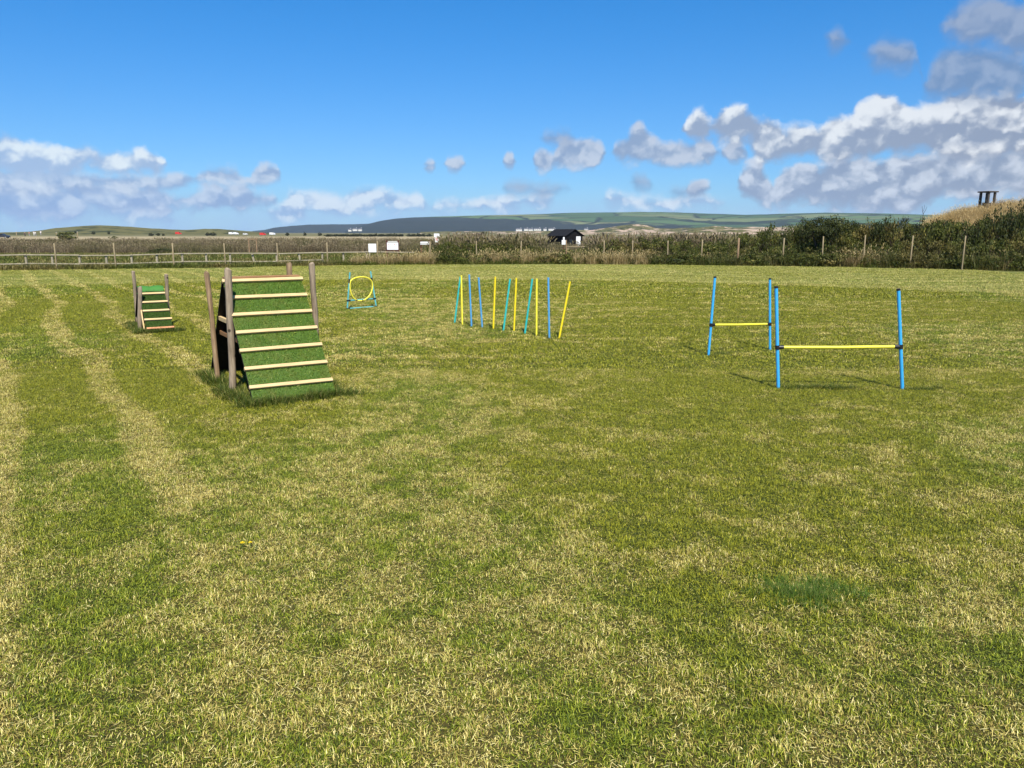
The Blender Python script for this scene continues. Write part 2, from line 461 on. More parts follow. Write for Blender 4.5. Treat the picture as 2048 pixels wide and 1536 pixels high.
BANKG = plant_mat('bank_dry_grass', [(0, (.28, .19, .07)), (.5, (.52, .38, .16)), (1, (.74, .58, .30))],
                  [(0, (.16, .10, .03)), (.5, (.32, .21, .07)), (1, (.48, .33, .12))], .5, (.52, .68))
REED = plant_mat('reed', [(0, (.055, .042, .022)), (.45, (.13, .098, .056)), (.8, (.20, .155, .09)), (1, (.30, .25, .14))],
                 [(0, (.035, .038, .012)), (.5, (.085, .082, .028)), (1, (.17, .15, .06))], .09, (.46, .6))
RUSH = plant_mat('green_rough_grass', [(0, (.045, .058, .009)), (.5, (.10, .125, .018)), (1, (.19, .195, .04))],
                 [(0, (.075, .062, .014)), (.5, (.18, .15, .04)), (1, (.34, .27, .10))], .28, (.44, .6))
GORSE = plant_mat('gorse', [(0, (.010, .016, .006)), (.6, (.028, .038, .012)), (1, (.06, .06, .02))])

def wood(name, c0, c1, c2, grain=(14, 14, 1.2), rough=.8, knots=True):
    m, nt, b = mat(name, rough, .25)
    o = opos(nt)
    v = VM(nt, 'MULTIPLY', o, grain)
    n = NOISE(nt, v, 4, 5, .65)
    n2 = NOISE(nt, o, 3, 2, .5)
    col = RAMP(nt, M(nt, 'ADD', M(nt, 'MULTIPLY', n, .75), M(nt, 'MULTIPLY', n2, .25)), [(.3, c0), (.5, c1), (.72, c2)])
    if knots:
        k = N(nt, 'ShaderNodeTexVoronoi', {'Vector': VM(nt, 'MULTIPLY', o, (9, 9, 9)), 'Scale': .8}).outputs[0]
        col = MIX(nt, SS(nt, k, .16, .08), col, tuple(x * .45 for x in c0))
    setc(nt, b, col, n, .5, .004)
    return m
POSTW = wood('weathered_post_wood', (.10, .072, .046), (.24, .185, .125), (.40, .32, .22))
POSTB = wood('brown_post_wood', (.11, .07, .038), (.25, .165, .09), (.40, .285, .17))
FPOST = wood('fence_post_wood', (.16, .12, .065), (.28, .22, .125), (.40, .325, .20))
FRAIL = wood('fence_rail_wood', (.17, .145, .095), (.30, .26, .175), (.42, .37, .26), (1.2, 14, 14))
SLATW = wood('new_slat_wood', (.46, .30, .13), (.60, .43, .21), (.70, .54, .31), (1.0, 22, 22), .65)
SLATO = wood('reddish_slat_wood', (.42, .16, .07), (.60, .28, .13), (.72, .40, .22), (1.0, 22, 22), .65)
RIDGEW = wood('brown_ridge_wood', (.16, .075, .03), (.28, .14, .06), (.40, .22, .10), (1.0, 20, 20), .7)
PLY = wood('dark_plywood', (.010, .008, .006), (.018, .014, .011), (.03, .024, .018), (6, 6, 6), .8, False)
SIGNW = wood('brown_sign_wood', (.04, .018, .010), (.09, .035, .02), (.15, .065, .04))
HUTW = wood('black_stained_boards', (.003, .0025, .0025), (.006, .005, .005), (.011, .0095, .009), (8, 8, 1), .75, False)
FELT = wood('roofing_felt', (.006, .006, .0065), (.010, .010, .011), (.017, .017, .018), (5, 5, 5), .85, False)
STONE = wood('dark_tower_wood', (.03, .026, .022), (.07, .06, .05), (.13, .115, .10), (10, 10, 1), .85, False)

def plastic(name, c, fade=.12, rough=.38, dirt=.25):
    m, nt, b = mat(name, rough, .45)
    o = opos(nt)
    n = NOISE(nt, o, 9, 4, .6)
    d = SS(nt, NOISE(nt, o, 38, 3, .6), .58, .75)
    col = MIX(nt, n, tuple(x * (1 - fade) for x in c), tuple(min(1, x * (1 + fade) + .012) for x in c))
    col = MIX(nt, M(nt, 'MULTIPLY', d, dirt), col, (.22, .2, .14))
    setc(nt, b, col)
    return m
YEL = plastic('yellow_plastic', (.80, .62, .012))
YEL2 = plastic('pale_yellow_plastic', (.80, .70, .05))
BLU = plastic('sky_blue_plastic', (.035, .34, .66))
BLU2 = plastic('mid_blue_plastic', (.07, .29, .54))
TEAL = plastic('teal_plastic', (.02, .42, .38))
TEALD = plastic('faded_teal_plastic', (.09, .36, .36))
BLK = plastic('black_plastic', (.008, .008, .009), dirt=.04)
METAL = plastic('grey_metal_spike', (.25, .25, .25), rough=.45)
def paint(name, c, rough=.6):
    m, nt, b = mat(name, rough, .3)
    n = NOISE(nt, opos(nt), 3.5, 4, .6)
    setc(nt, b, MIX(nt, n, tuple(x * .85 for x in c), c))
    return m
WHITE = paint('white_painted_board', (.82, .82, .80))
CREAM = paint('cream_painted_board', (.66, .64, .58))
PRINTR = paint('faded_red_print', (.62, .22, .17))
PRINTG = paint('grey_print', (.42, .42, .44))
REDP = paint('red_vehicle_paint', (.55, .035, .025), .35)
WHITEP = paint('white_vehicle_paint', (.8, .8, .8), .35)
DARKP = paint('dark_vehicle_paint', (.03, .035, .045), .3)
GLASS = paint('dark_vehicle_glass', (.02, .025, .03), .12)
TYRE = paint('tyre_rubber', (.02, .02, .02), .85)
SLATE = paint('slate_roof', (.09, .095, .11), .7)
SKIN = paint('skin', (.45, .28, .2), .6)
HAIR = paint('brown_hair', (.05, .03, .02), .7)
CLOTHN = paint('navy_cloth', (.02, .022, .035), .85)
CLOTHP = paint('pink_cloth', (.62, .20, .20), .85)
CLOTHW = paint('white_cloth', (.78, .78, .76), .85)
CLOTHG = paint('grey_cloth', (.30, .30, .31), .85)
PETAL = paint('dandelion_yellow', (.82, .62, .01), .6)
STEM = paint('flower_stem_green', (.10, .16, .03), .6)

# ------------------------------------------------------------------ setting: lawn edge, ground, lawn
EDGE_PX = [(-700, 547), (-250, 543), (0, 541.5), (120, 540.5), (370, 536.8), (550, 533.5), (740, 531), (900, 529.4), (1080, 528.3), (1200, 528.6), (1300, 529.8),
           (1430, 531.7), (1600, 533.4), (1740, 535.4), (1900, 539.2), (2048, 542.7), (2300, 545), (2700, 549)]
EDGE = [G(*e) for e in EDGE_PX]
EX = np.array([e.x for e in EDGE]); EY = np.array([e.y for e in EDGE])
def edge_y(x): return np.interp(x, EX, EY)
def ground_z(x, y):
    x = np.asarray(x, float); y = np.asarray(y, float)
    s = smooth01((y - 44) / 36)
    return -0.62 * s + 0.05 * s * (np.sin(x * .07 + y * .031) + np.sin(y * .11 + 1.3))

def make_ground():
    xs = np.concatenate([-np.geomspace(6500, 60, 24), np.linspace(-56, 56, 57), np.geomspace(60, 6500, 24)])
    ys = np.concatenate([[-400, -200, -80, -30], np.linspace(-10, 110, 61), np.geomspace(116, 6500, 40)])
    gx, gy = np.meshgrid(xs, ys)
    gz = ground_z(gx, gy)
    nx, ny = len(xs), len(ys)
    me = bpy.data.meshes.new('ground')
    idx = np.arange(nx * ny).reshape(ny, nx)
    F = np.stack([idx[:-1, :-1], idx[:-1, 1:], idx[1:, 1:], idx[1:, :-1]], -1).reshape(-1, 4)
    me.from_pydata(np.stack([gx, gy, gz], -1).reshape(-1, 3).tolist(), [], F.tolist())
    m, nt, b = mat('marsh_ground', .95, .1)
    p = wpos(nt); s = N(nt, 'ShaderNodeSeparateXYZ', {0: p})
    Y = s.outputs[1]
    n = NOISE(nt, VM(nt, 'MULTIPLY', p, (.25, 1, 1)), .06, 5, .6)
    nf = NOISE(nt, p, 1.2, 4, .65)
    yw = M(nt, 'ADD', Y, M(nt, 'MULTIPLY', M(nt, 'SUBTRACT', n, .5), 60))
    near = MIX(nt, nf, (.045, .065, .014), (.12, .12, .035))
    marsh = MIX(nt, n, (.10, .075, .042), (.19, .15, .085))
    pale = MIX(nt, nf, (.26, .21, .12), (.38, .31, .18))
    olive = MIX(nt, n, (.09, .095, .035), (.20, .17, .08))
    col = MIX(nt, SS(nt, yw, 58, 74), near, marsh)
    col = MIX(nt, M(nt, 'MULTIPLY', SS(nt, yw, 210, 260), SS(nt, N(nt, 'ShaderNodeMath', {0: s.outputs[0], 1: 0.0}, operation='ADD').outputs[0], 60, -30)), col, pale)
    col = MIX(nt, SS(nt, yw, 380, 520), col, olive)
    setc(nt, b, col, nf, .5, .1)
    me.materials.append(m)
    o = link('ground', me)
    tag(o, 'flat rough marsh land beyond the mown field', 'ground', kind='structure')
    # lawn
    mb = MB()
    pts = [(x, y) for x, y in zip(EX, EY)]
    grid_x = np.linspace(EX[0], EX[-1], 40)
    rows = 24
    vs = []; fs = []
    for x in grid_x:
        ye = float(edge_y(x)) + .25
        for k in range(rows):
            vs.append((x, -25 + (ye + 25) * k / (rows - 1), .004))
    for i in range(len(grid_x) - 1):
        for k in range(rows - 1):
            a = i * rows + k
            fs.append((a, a + rows, a + rows + 1, a + 1))
    mb.add(vs, fs)
    tag(mb.build('lawn', THATCH), 'closely mown grass field with patches of dry straw', 'lawn', kind='structure')
make_ground()

def vnoise(x, y, seed=0):
    """smooth value noise in numpy"""
    def h(i, j): 
        v = np.sin(i * 127.1 + j * 311.7 + seed * 74.7) * 43758.5453
        return v - np.floor(v)
    xi, yi = np.floor(x), np.floor(y); fx, fy = x - xi, y - yi
    fx = fx * fx * (3 - 2 * fx); fy = fy * fy * (3 - 2 * fy)
    return (h(xi, yi) * (1 - fx) + h(xi + 1, yi) * fx) * (1 - fy) + (h(xi, yi + 1) * (1 - fx) + h(xi + 1, yi + 1) * fx) * fy
def fbm(x, y, o=4, seed=0):
    return sum(vnoise(x * 2 ** k, y * 2 ** k, seed + k) / 2 ** (k + 1) for k in range(o))
def lawn_patch(name, size, n, lmin, lmax, wmin, wmax, flat, tuft):
    """mown turf: blades stand in small tufts (tuft = tufts per metre), taller and greener in some, thin and dry between"""
    sd_ = rng.uniform(0, 50)
    def tone(p, f, k): return fbm(p[:, 0] * f + sd_ + 100, p[:, 1] * f + sd_ + 60, 2, k) / .75
    b = np.zeros((n, 3)); b[:, :2] = rng.uniform(-size / 2, size / 2, (n, 2))
    c1 = smooth01((tone(b, tuft, 1) - .25) / .5); c2 = smooth01((tone(b, tuft * .7, 5) - .25) / .5)
    L = rng.uniform(lmin, lmax, n) * (.45 + .95 * c1) * np.where(rng.random(n) < .05, 1.5, 1)
    lean = np.abs(rng.normal(.5, .40, n)).clip(0, 1.35)
    k_ = .22 if tuft > 12 else .36
    rn = (1 - k_) * rng.random(n) + k_ * c2
    up = ribbons(b, rng.uniform(0, 6.283, n), lean, rng.uniform(.0, .9, n), L, rng.uniform(wmin, wmax, n), 2, rnd=rn)
    m = int(n * flat)
    b2 = np.zeros((m, 3)); b2[:, :2] = rng.uniform(-size / 2, size / 2, (m, 2)); b2[:, 2] = rng.uniform(.005, .018, m)
    az = rng.uniform(0, 6.283, m)
    lie = ribbons(b2, az, rng.uniform(1.25, 1.6, m), rng.uniform(-.3, .35, m), rng.uniform(.010, .032, m), rng.uniform(wmin, wmax, m) * .8, 2,
                  rnd=rng.random(m) * .6 + .2 * smooth01((tone(b2, tuft * .7, 5) - .25) / .5), tip=.5, face=az + 1.57)
    return ribbon_mesh(name, [up, lie], BLADE)
near_p = [lawn_patch('lawn_tuft', 1.0, 30000, .010, .026, .0014, .0028, .16, 17) for _ in range(4)]
mid_p = [lawn_patch('lawn_tuft_mid', 2.0, 34000, .013, .030, .0028, .0055, .18, 11) for _ in range(3)]
far_p = [lawn_patch('lawn_tuft_far', 4.0, 44000, .018, .042, .005, .010, .15, 8) for _ in range(3)]
P = []; VI = []
def tiles(size, y0, y1, vids):
    for iy in range(int(round((y1 - y0) / size))):
        yc = y0 + (iy + .5) * size
        half = .74 * (yc + size) + 2.0
        nx = int(math.ceil(half / size))
        for ix in range(-nx, nx):
            xc = (ix + .5) * size
            if yc + size / 2 > edge_y(xc) + .6 * size: continue
            P.append((xc, yc, .005)); VI.append(int(rng.choice(vids)))
tiles(1.0, 0.0, 9.0, [0, 1, 2, 3])
tiles(2.0, 9.0, 19.0, [4, 5, 6])
tiles(4.0, 19.0, 47.0, [7, 8, 9])
n = len(P)
scatter('lawn_grass', P, rng.integers(0, 4, n) * math.pi / 2, np.ones(n), VI, near_p + mid_p + far_p,
        'short mown grass blades, green mixed with dry straw, covering the field', 'grass')

# ------------------------------------------------------------------ setting: dunes, hills, bank
def ridge(name, prof, D, front, back, material, label, rough=0.0, rscale=50, na=240, nr=26, base=-.7, power=1.0, seed=0):
    us = np.linspace(prof[0][0], prof[-1][0], na)
    vs_ = np.interp(us, [p[0] for p in prof], [p[1] for p in prof])
    V = np.zeros((nr, na, 3))
    for j in range(na):
        d = ray(us[j], 465); az = math.atan2(d.x, d.y)
        dd = ray(us[j], vs_[j]); top = EYE + dd.z / math.hypot(dd.x, dd.y) * D
        for i in range(nr):
            t = i / (nr - 1)
            r = D - front + (front + back) * t
            k = smooth01((r - (D - front)) / front) ** power if r < D else smooth01(1 - (r - D) / back)
            x, y = r * math.sin(az), r * math.cos(az)
            ns = (fbm(np.array(x / rscale), np.array(y / rscale), 4, seed) - .47) * rough * float(k) ** .5 * (1 - .75 * math.exp(-((r - D) / (.12 * front)) ** 2))
            V[i, j] = x, y, base + (top - base) * float(k) + float(ns)
    idx = np.arange(nr * na).reshape(nr, na)
    F = np.stack([idx[:-1, :-1], idx[:-1, 1:], idx[1:, 1:], idx[1:, :-1]], -1).reshape(-1, 4)
    me = bpy.data.meshes.new(name)
    me.from_pydata(V.reshape(-1, 3).tolist(), [], F.tolist())
    me.polygons.foreach_set('use_smooth', [True] * len(F))
    o = link(name, me, material)
    tag(o, label, 'hill', kind='structure')
    return o
def hill_mat():
    m, nt, b = mat('hill_fields_and_woods', .95, .05)
    p = wpos(nt); s = N(nt, 'ShaderNodeSeparateXYZ', {0: p}); X, Y, Z = s.outputs
    wob = NOISE(nt, p, .004, 3, .5, 1)
    pv = VM(nt, 'ADD', VM(nt, 'MULTIPLY', p, (.55, 1.1, 0)), VM(nt, 'MULTIPLY', wob, (160, 160, 0)))
    vo = N(nt, 'ShaderNodeTexVoronoi', {'Vector': pv, 'Scale': .0055})
    r = N(nt, 'ShaderNodeSeparateColor', {0: vo.outputs['Color']}).outputs[0]
    ed = N(nt, 'ShaderNodeTexVoronoi', {'Vector': pv, 'Scale': .0055}, feature='DISTANCE_TO_EDGE').outputs[0]
    fields = RAMP(nt, r, [(0, (.04, .075, .03)), (.4, (.06, .11, .042)), (.7, (.09, .14, .05)), (.88, (.15, .16, .07)), (1, (.05, .085, .035))])
    fields = MIX(nt, SS(nt, ed, .05, .02), fields, (.02, .03, .016))
    nz = NOISE(nt, p, .0035, 4, .55)
    # woods and heath on the steep seaward face, fields on the plateau
    az = M(nt, 'DIVIDE', X, Y)
    lim = LIN(nt, az, -.2, .22, 1.0, .25)
    lim = M(nt, 'MULTIPLY', lim, 98.0)
    lim = M(nt, 'ADD', lim, M(nt, 'MULTIPLY', M(nt, 'SUBTRACT', nz, .5), 70))
    wd = SS(nt, M(nt, 'SUBTRACT', Z, lim), 3, -3)
    wood_c = MIX(nt, NOISE(nt, p, .02, 4, .6), (.012, .018, .016), (.03, .038, .028))
    spot = M(nt, 'MULTIPLY', SS(nt, NOISE(nt, p, .006, 3, .5), .62, .66), SS(nt, az, .15, .3))
    setc(nt, b, MIX(nt, M(nt, 'MAXIMUM', wd, spot), fields, wood_c))
    return m
HILL = hill_mat()
def dune_mat(name, sand_lo, sand_hi, sc=.03, sand=(.42, .32, .23)):
    m, nt, b = mat(name, .95, .05)
    p = wpos(nt)
    n = NOISE(nt, VM(nt, 'MULTIPLY', p, (1, .5, 1.5)), sc, 5, .65)
    n2 = NOISE(nt, p, sc * 7, 4, .6)
    g = MIX(nt, n2, (.055, .065, .02), (.18, .155, .06))
    g = MIX(nt, SS(nt, NOISE(nt, p, sc * 2.2, 5, .6), .52, .60), g, (.03, .036, .014))
    setc(nt, b, MIX(nt, SS(nt, n, sand_lo, sand_hi), g, sand))
    return m
ridge('headland_hill', [(440, 466), (500, 464.5), (530, 461), (550, 456), (580, 452), (620, 449.5), (660, 449.5), (700, 448.5), (760, 446), (820, 446), (900, 450)], 5200, 900, 700, HILL,
      'distant grey headland sloping down to the sea', 25, 300, 120, 22)
ridge('far_hill', [(690, 462), (712, 456), (735, 449), (760, 443.5), (795, 438), (830, 435.5), (900, 433), (1000, 430), (1100, 427.5), (1200, 425.5), (1320, 424), (1400, 427), (1490, 429.5), (1560, 427), (1650, 425), (1750, 427), (1850, 429.5), (2048, 428), (2300, 426), (2600, 430)],
      4300, 1300, 800, HILL, 'long distant hill with dark wooded slopes and green fields on top', 26, 330, 420, 44, seed=5)
ridge('grass_dunes', [(-500, 462), (-200, 464), (0, 465), (60, 463.5), (85, 461), (110, 456.5), (150, 453.5), (200, 450.5), (225, 451.5), (260, 453.5), (300, 456.5), (340, 459), (370, 460), (410, 458), (440, 458.5), (470, 460.5), (500, 463), (540, 466)],
      1050, 260, 200, dune_mat('dune_grass', .66, .8, .016), 'low green dunes on the horizon beyond the marsh', 3.0, 40, 200, 26, seed=2)
ridge('sand_dunes', [(840, 466), (900, 464), (1000, 463), (1090, 462), (1180, 461), (1225, 454), (1245, 451), (1265, 449), (1290, 449.5), (1310, 455), (1350, 458), (1390, 456), (1430, 452), (1470, 456), (1540, 454), (1700, 456), (2100, 456), (2400, 458)],
      1450, 260, 260, dune_mat('sand_dune', .50, .60, .034, (.42, .31, .23)), 'pale pinkish sand dunes with marram grass before the hill', 9, 45, 300, 30, seed=9)
ridge('sand_dunes_front', [(1120, 467), (1180, 466), (1240, 464), (1300, 462), (1350, 462.5), (1400, 459.5), (1450, 457.5), (1500, 458), (1600, 459), (1800, 460), (2100, 461)],
      980, 120, 150, dune_mat('sand_dune_near', .44, .58, .05, (.43, .32, .235)), 'nearer low sandy ridge of the dunes', 4, 30, 220, 24, seed=11)

# bank on the right behind the hedge
BX = [(1380, 0), (1480, .15), (1560, .5), (1640, 1.0), (1720, 1.5), (1800, 1.6), (1850, 1.95), (1900, 2.5), (1960, 2.75), (2010, 2.9), (2060, 3.15), (2150, 3.45), (2300, 3.6), (2450, 3.0), (2600, 2)]
def bank_h(x, y):
    """height of the bank: rises from just behind the hedge to a crest at about 45 m"""
    u = 1024 + FPX * x / max(y, 1) * 1.0
    c = float(np.interp(u, [b[0] for b in BX], [b[1] for b in BX]))
    ye = float(edge_y(x))
    t = (y - ye - 2.5) / (45 - (ye + 2.5) + 1e-6) if y < 45 else 1 - (y - 45) / 16
    return c * float(smooth01(t))
def make_bank():
    xs = np.linspace(8, 52, 60); ys = np.linspace(32, 61, 40)
    V = [(x, y, bank_h(x, y) + float(ground_z(x, y)) - .03 + .12 * float(fbm(np.array(x * .6), np.array(y * .6))) * min(1, bank_h(x, y))) for y in ys for x in xs]
    idx = np.arange(len(V)).reshape(len(ys), len(xs))
    F = np.stack([idx[:-1, :-1], idx[:-1, 1:], idx[1:, 1:], idx[1:, :-1]], -1).reshape(-1, 4)
    me = bpy.data.meshes.new('grass_bank'); me.from_pydata(V, [], F.tolist())
    m, nt, b = mat('bank_soil', .95, .05)
    f = NOISE(nt, wpos(nt), 2.5, 5, .65)
    setc(nt, b, MIX(nt, f, (.07, .055, .022), (.24, .18, .08)), f, .6, .1)
    tag(link('grass_bank', me, m), 'earth bank rising behind the hedge at the field edge', 'bank', kind='structure')
make_bank()

# ------------------------------------------------------------------ vegetation
ORD = ['first', 'second', 'third', 'fourth', 'fifth', 'sixth']
FP = [(108, 486.6), (226.5, 486), (344.5, 486.4), (447.5, 486), (553.5, 486), (653.5, 485), (754.5, 482), (860, 483), (952.5, 482), (1042.5, 481.5), (1132.5, 480),
      (1208.5, 481), (1265.5, 481), (1336, 481), (1405, 479), (1478, 476), (1568.5, 476), (1647, 472.5), (1731, 470), (1826.5, 471), (1931.5, 471.5)]
def by_post(u):
    i = min(range(7, len(FP)), key=lambda k: abs(FP[k][0] - u))
    if u > 1985: return 'beyond the last fence post'
    if i == 7: return 'behind the post at the two-plank sign'
    if i in (8, 9): return 'behind the %s post from the two-plank sign' % ORD[i - 8]
    if i == 10: return 'before the black hut'
    if i < 15: return 'behind the %s post past the black hut' % ORD[i - 11]
    if i == 15: return 'behind the thick brown post'
    return 'behind the %s post past the thick brown one' % ORD[i - 16]
def clump(name, n, spread, h0, h1, w0, w1, material, lean=.35, curl=.7, segs=3, heads=0, rlo=0.0, rhi=1.0):
    b = np.zeros((n, 3)); a = rng.uniform(0, 6.283, n); r = spread * np.sqrt(rng.random(n))
    b[:, 0] = r * np.cos(a); b[:, 1] = r * np.sin(a)
    L = rng.uniform(h0, h1, n)
    az = a + rng.normal(0, .9, n)
    ln = np.abs(rng.normal(lean * .5, lean * .5, n)); cu = rng.uniform(0, curl, n)
    rn = rng.uniform(rlo, rhi, n)
    sets = [ribbons(b, az, ln, cu, L, rng.uniform(w0, w1, n), segs, rnd=rn)]
    if heads:
        k = rng.choice(n, heads, replace=False)
        p = b[k].copy()
        for i in range(segs):
            aa = ln[k] + cu[k] * (i / max(segs - 1, 1))
            p += (np.stack([np.cos(az[k]), np.sin(az[k]), 0 * aa], 1) * np.sin(aa)[:, None] + np.array([0, 0, 1.]) * np.cos(aa)[:, None]) * (L[k] / segs)[:, None] * (.92 if i == segs - 1 else 1)
        for q in range(2):
            sets.append(ribbons(p, az[k], ln[k] + cu[k] * .8, np.full(heads, .4), L[k] * .16, np.full(heads, w1 * 1.5), 2, rnd=rng.uniform(.6, 1, heads), face=rng.uniform(0, 6.28, heads)))
    return ribbon_mesh(name, sets, material)

def leafy(name, rx, rz, nclump, nleaf, leaf, material, seed, taper=.25, lift=.0):
    """leaf faces gathered in clumps through a rounded crown; uneven outline, gaps between the clumps"""
    g = np.random.default_rng(seed)
    cs = []
    while len(cs) < nclump:
        p = g.uniform(-1, 1, 3)
        if p @ p > 1: continue
        if p @ p < .16 and g.random() < .7: continue
        cs.append(p)
    cs = np.array(cs) * g.uniform(.72, 1.08, (nclump, 1))
    V = []; F = []; rv = []
    for c in cs:
        cr = g.uniform(.16, .34); tone = g.uniform(-.28, .28)
        n = int(nleaf * (cr / .25) ** 2)
        d = g.normal(size=(n, 3)); d /= np.linalg.norm(d, axis=1)[:, None]
        pos = c + d * cr * g.uniform(.45, 1.05, (n, 1))
        pos = pos * np.array([rx, rx, rz]) + np.array([0, 0, rz * (1 - .06) + lift])
        pos[:, 2] = np.maximum(pos[:, 2], .03)
        nrm = d * .8 + g.normal(size=(n, 3)) * .6 + np.array([0, 0, .35])
        nrm /= np.linalg.norm(nrm, axis=1)[:, None]
        t = np.cross(nrm, g.normal(size=(n, 3))); t /= np.linalg.norm(t, axis=1)[:, None]
        s = np.cross(nrm, t)
        ll = leaf * g.uniform(.6, 1.35, (n, 1)); ww = ll * g.uniform(.4, .6, (n, 1))
        q = np.stack([pos - t * ll * .5, pos + s * ww * .5 - nrm * ll * .06, pos + t * ll * .5 - nrm * ll * .12, pos - s * ww * .5 - nrm * ll * .06], 1)
        b0 = len(V) and sum(len(v) for v in V)
        V.append(q.reshape(-1, 3))
        F += [(b0 + 4 * i, b0 + 4 * i + 1, b0 + 4 * i + 2, b0 + 4 * i + 3) for i in range(n)]
        rv.append(np.repeat(np.clip(g.random(n) * .75 + .12 + tone, 0, 1), 4))
    V = np.concatenate(V); rv = np.concatenate(rv)
    me = bpy.data.meshes.new(name); me.from_pydata(V.tolist(), [], F)
    a = me.attributes.new('rnd', 'FLOAT', 'POINT'); a.data.foreach_set('value', rv.astype(np.float32))
    me.materials.append(material); me.update()
    return me
def stems(name, rx, rz, k, seed, r0=.022):
    g = random.Random(seed); mb = MB()
    for i in range(k):
        a = g.uniform(0, 6.28); e = g.uniform(.3, .85)
        p0 = Vector((math.cos(a) * .06 * rx, math.sin(a) * .06 * rx, -.05))
        p2 = Vector((math.cos(a) * rx * e, math.sin(a) * rx * e, rz * g.uniform(1.0, 1.75)))
        p1 = (p0 + p2) / 2 + Vector((g.uniform(-.1, .1), g.uniform(-.1, .1), .1))
        mb.tube([p0, p1, p2], [r0, r0 * .7, r0 * .25], 5)
        for q in range(2):
            p3 = p1 + Vector((g.uniform(-.4, .4) * rx, g.uniform(-.4, .4) * rx, g.uniform(.2, .6) * rz))
            mb.tube([p1, p3], [r0 * .5, r0 * .2], 4)
    return mb.mesh(name)
BARK = paint('bush_bark', (.07, .05, .035), .9)
bush_f = [leafy('foliage', 1.0, .5, 46, 46, .085, LEAF, 20 + i) for i in range(6)]
dark_f = [leafy('foliage_dark', 1.0, .5, 46, 46, .085, SHRUB, 40 + i) for i in range(3)]
bush_s = [stems('stems', .9, .5, 7, 60 + i) for i in range(3)]
for m_ in bush_s: m_.materials.append(BARK)
def bush(name, x, y, z, rx, h, fme, label, cat, group=None):
    o = empty(name, (x, y, z), random.uniform(0, 6.28))
    f = link('foliage', fme, None, o); s = link('stems', random.choice(bush_s), None, o)
    for q in (f, s): q.scale = (rx, rx * random.uniform(.85, 1.1), h)
    tag(o, label, cat, group)
    return o
# skyline of the hedge along the fence: (pixel across, pixel of the top)
HTOP = [(850, 490), (880, 479), (905, 474), (935, 477), (965, 480), (1000, 474), (1030, 480), (1060, 487), (1085, 493), (1120, 497), (1160, 494), (1190, 482), (1215, 474), (1260, 469), (1330, 467), (1370, 473), (1405, 474), (1440, 470), (1470, 465), (1500, 455), (1530, 452), (1560, 449),
        (1590, 443), (1610, 436), (1680, 439), (1720, 436), (1760, 434), (1800, 436), (1840, 437), (1880, 433), (1920, 432), (1960, 425), (2000, 412), (2048, 401), (2150, 400), (2300, 405)]
def ztop(u, v, Y): return at(u, v, Y).z
GRP = 'hedge bushes behind the fence posts'
u = 868
while u < 2290:
    v = np.interp(u, [h[0] for h in HTOP], [h[1] for h in HTOP])
    Yb = float(edge_y((u - 1024) / FPX * 36)) + random.uniform(2.9, 3.7)
    x = (u - 1024) / FPX * Yb * 1.0
    top = ztop(u, v, Yb)
    zb = bank_h(x, Yb)
    h = max(top - zb, .75)
    rx = random.uniform(.62, .9)
    low = u < 1470
    me = random.choice(bush_f if (low or random.random() < .55) else dark_f)
    bush('hedge_bush', x, Yb, zb - .04, rx, h / 1.04 * random.uniform(.9, 1.06), me,
         ('low bramble bush ' if low else 'dense tall hedge bush ') + by_post(u), 'bush',
         'low hedge bushes by the hut' if low else GRP)
    if low and u < 1075 or u > 1175 and low:
        Yf = Yb - random.uniform(.7, 1.2); xf = (u + random.uniform(-14, 14) - 1024) / FPX * Yf
        bush('hedge_bush', xf, Yf, -.04, random.uniform(.5, .75), max(h * random.uniform(.5, .8), .55), random.choice(bush_f),
             'small leafy bush at the hedge foot ' + by_post(u), 'bush', 'small bushes at the foot of the short hedge')
    if not low:      # a front row, lower
        Yf = Yb - random.uniform(.8, 1.3); xf = (u + random.uniform(-14, 14) - 1024) / FPX * Yf
        bush('hedge_bush', xf, Yf, -.04, random.uniform(.6, .85), max(h * random.uniform(.5, .72), .7), random.choice(bush_f),
             'lower front-row hedge bush ' + by_post(u), 'bush', 'front row of hedge bushes')
        if u > 1560:
            Yk = Yb + 1.6; xk = (u + random.uniform(-10, 10) - 1024) / FPX * Yk; zk = bank_h(xk, Yk)
            bush('hedge_bush', xk, Yk, zk - .1, random.uniform(.7, .95), max(ztop(u, v, Yk) - zk, .7), random.choice(dark_f),
                 'dark bush on the bank slope ' + by_post(u), 'bush', 'bushes on the bank slope')
    u += random.uniform(24, 34) if low else random.uniform(21, 30)
# the wind-bent shrub that stands above the hedge
Yw = 38.6; xw = (1636 - 1024) / FPX * Yw
sh = empty('wind_bent_shrub', (xw, Yw, bank_h(xw, Yw)))
cr = link('crown', leafy('crown', 1.15, .62, 80, 60, .09, SHRUB, 77), None, sh)
cr.location = (0, 0, ztop(1636, 421, Yw) - bank_h(xw, Yw) - 1.45)
mb = MB()
for a_ in (-.5, .1, .6):
    mb.tube([(0, 0, -.1), (a_ * .4, .1, .7), (a_, .15, 1.5), (a_ * 1.2 + .2, .1, 2.0)], [.06, .05, .03, .012], 7)
mb.build('trunk', BARK, sh)
mb = MB()
tag(sh, 'tall wind-bent shrub standing above the rest of the hedge', 'shrub')
# bare twig on the bank edge
Yt = 43; tw = at(1846, 432, Yt)
mb = MB()
p0 = Vector((0, 0, -.3)); mb.tube([p0, (0, 0, .1), (-.06, 0, .3), (-.1, 0, .52)], [.015, .012, .01, .006], 5)
mb.tube([(0, 0, .1), (.1, 0, .3), (.17, 0, .5)], [.012, .009, .006], 5)
mb.tube([(-.03, 0, .2), (.03, 0, .42), (.02, 0, .6)], [.009, .007, .005], 5)
tg = mb.build('bare_twig', BARK); tg.location = tw
tag(tg, 'bare forked twig sticking up where the bank begins', 'twig')

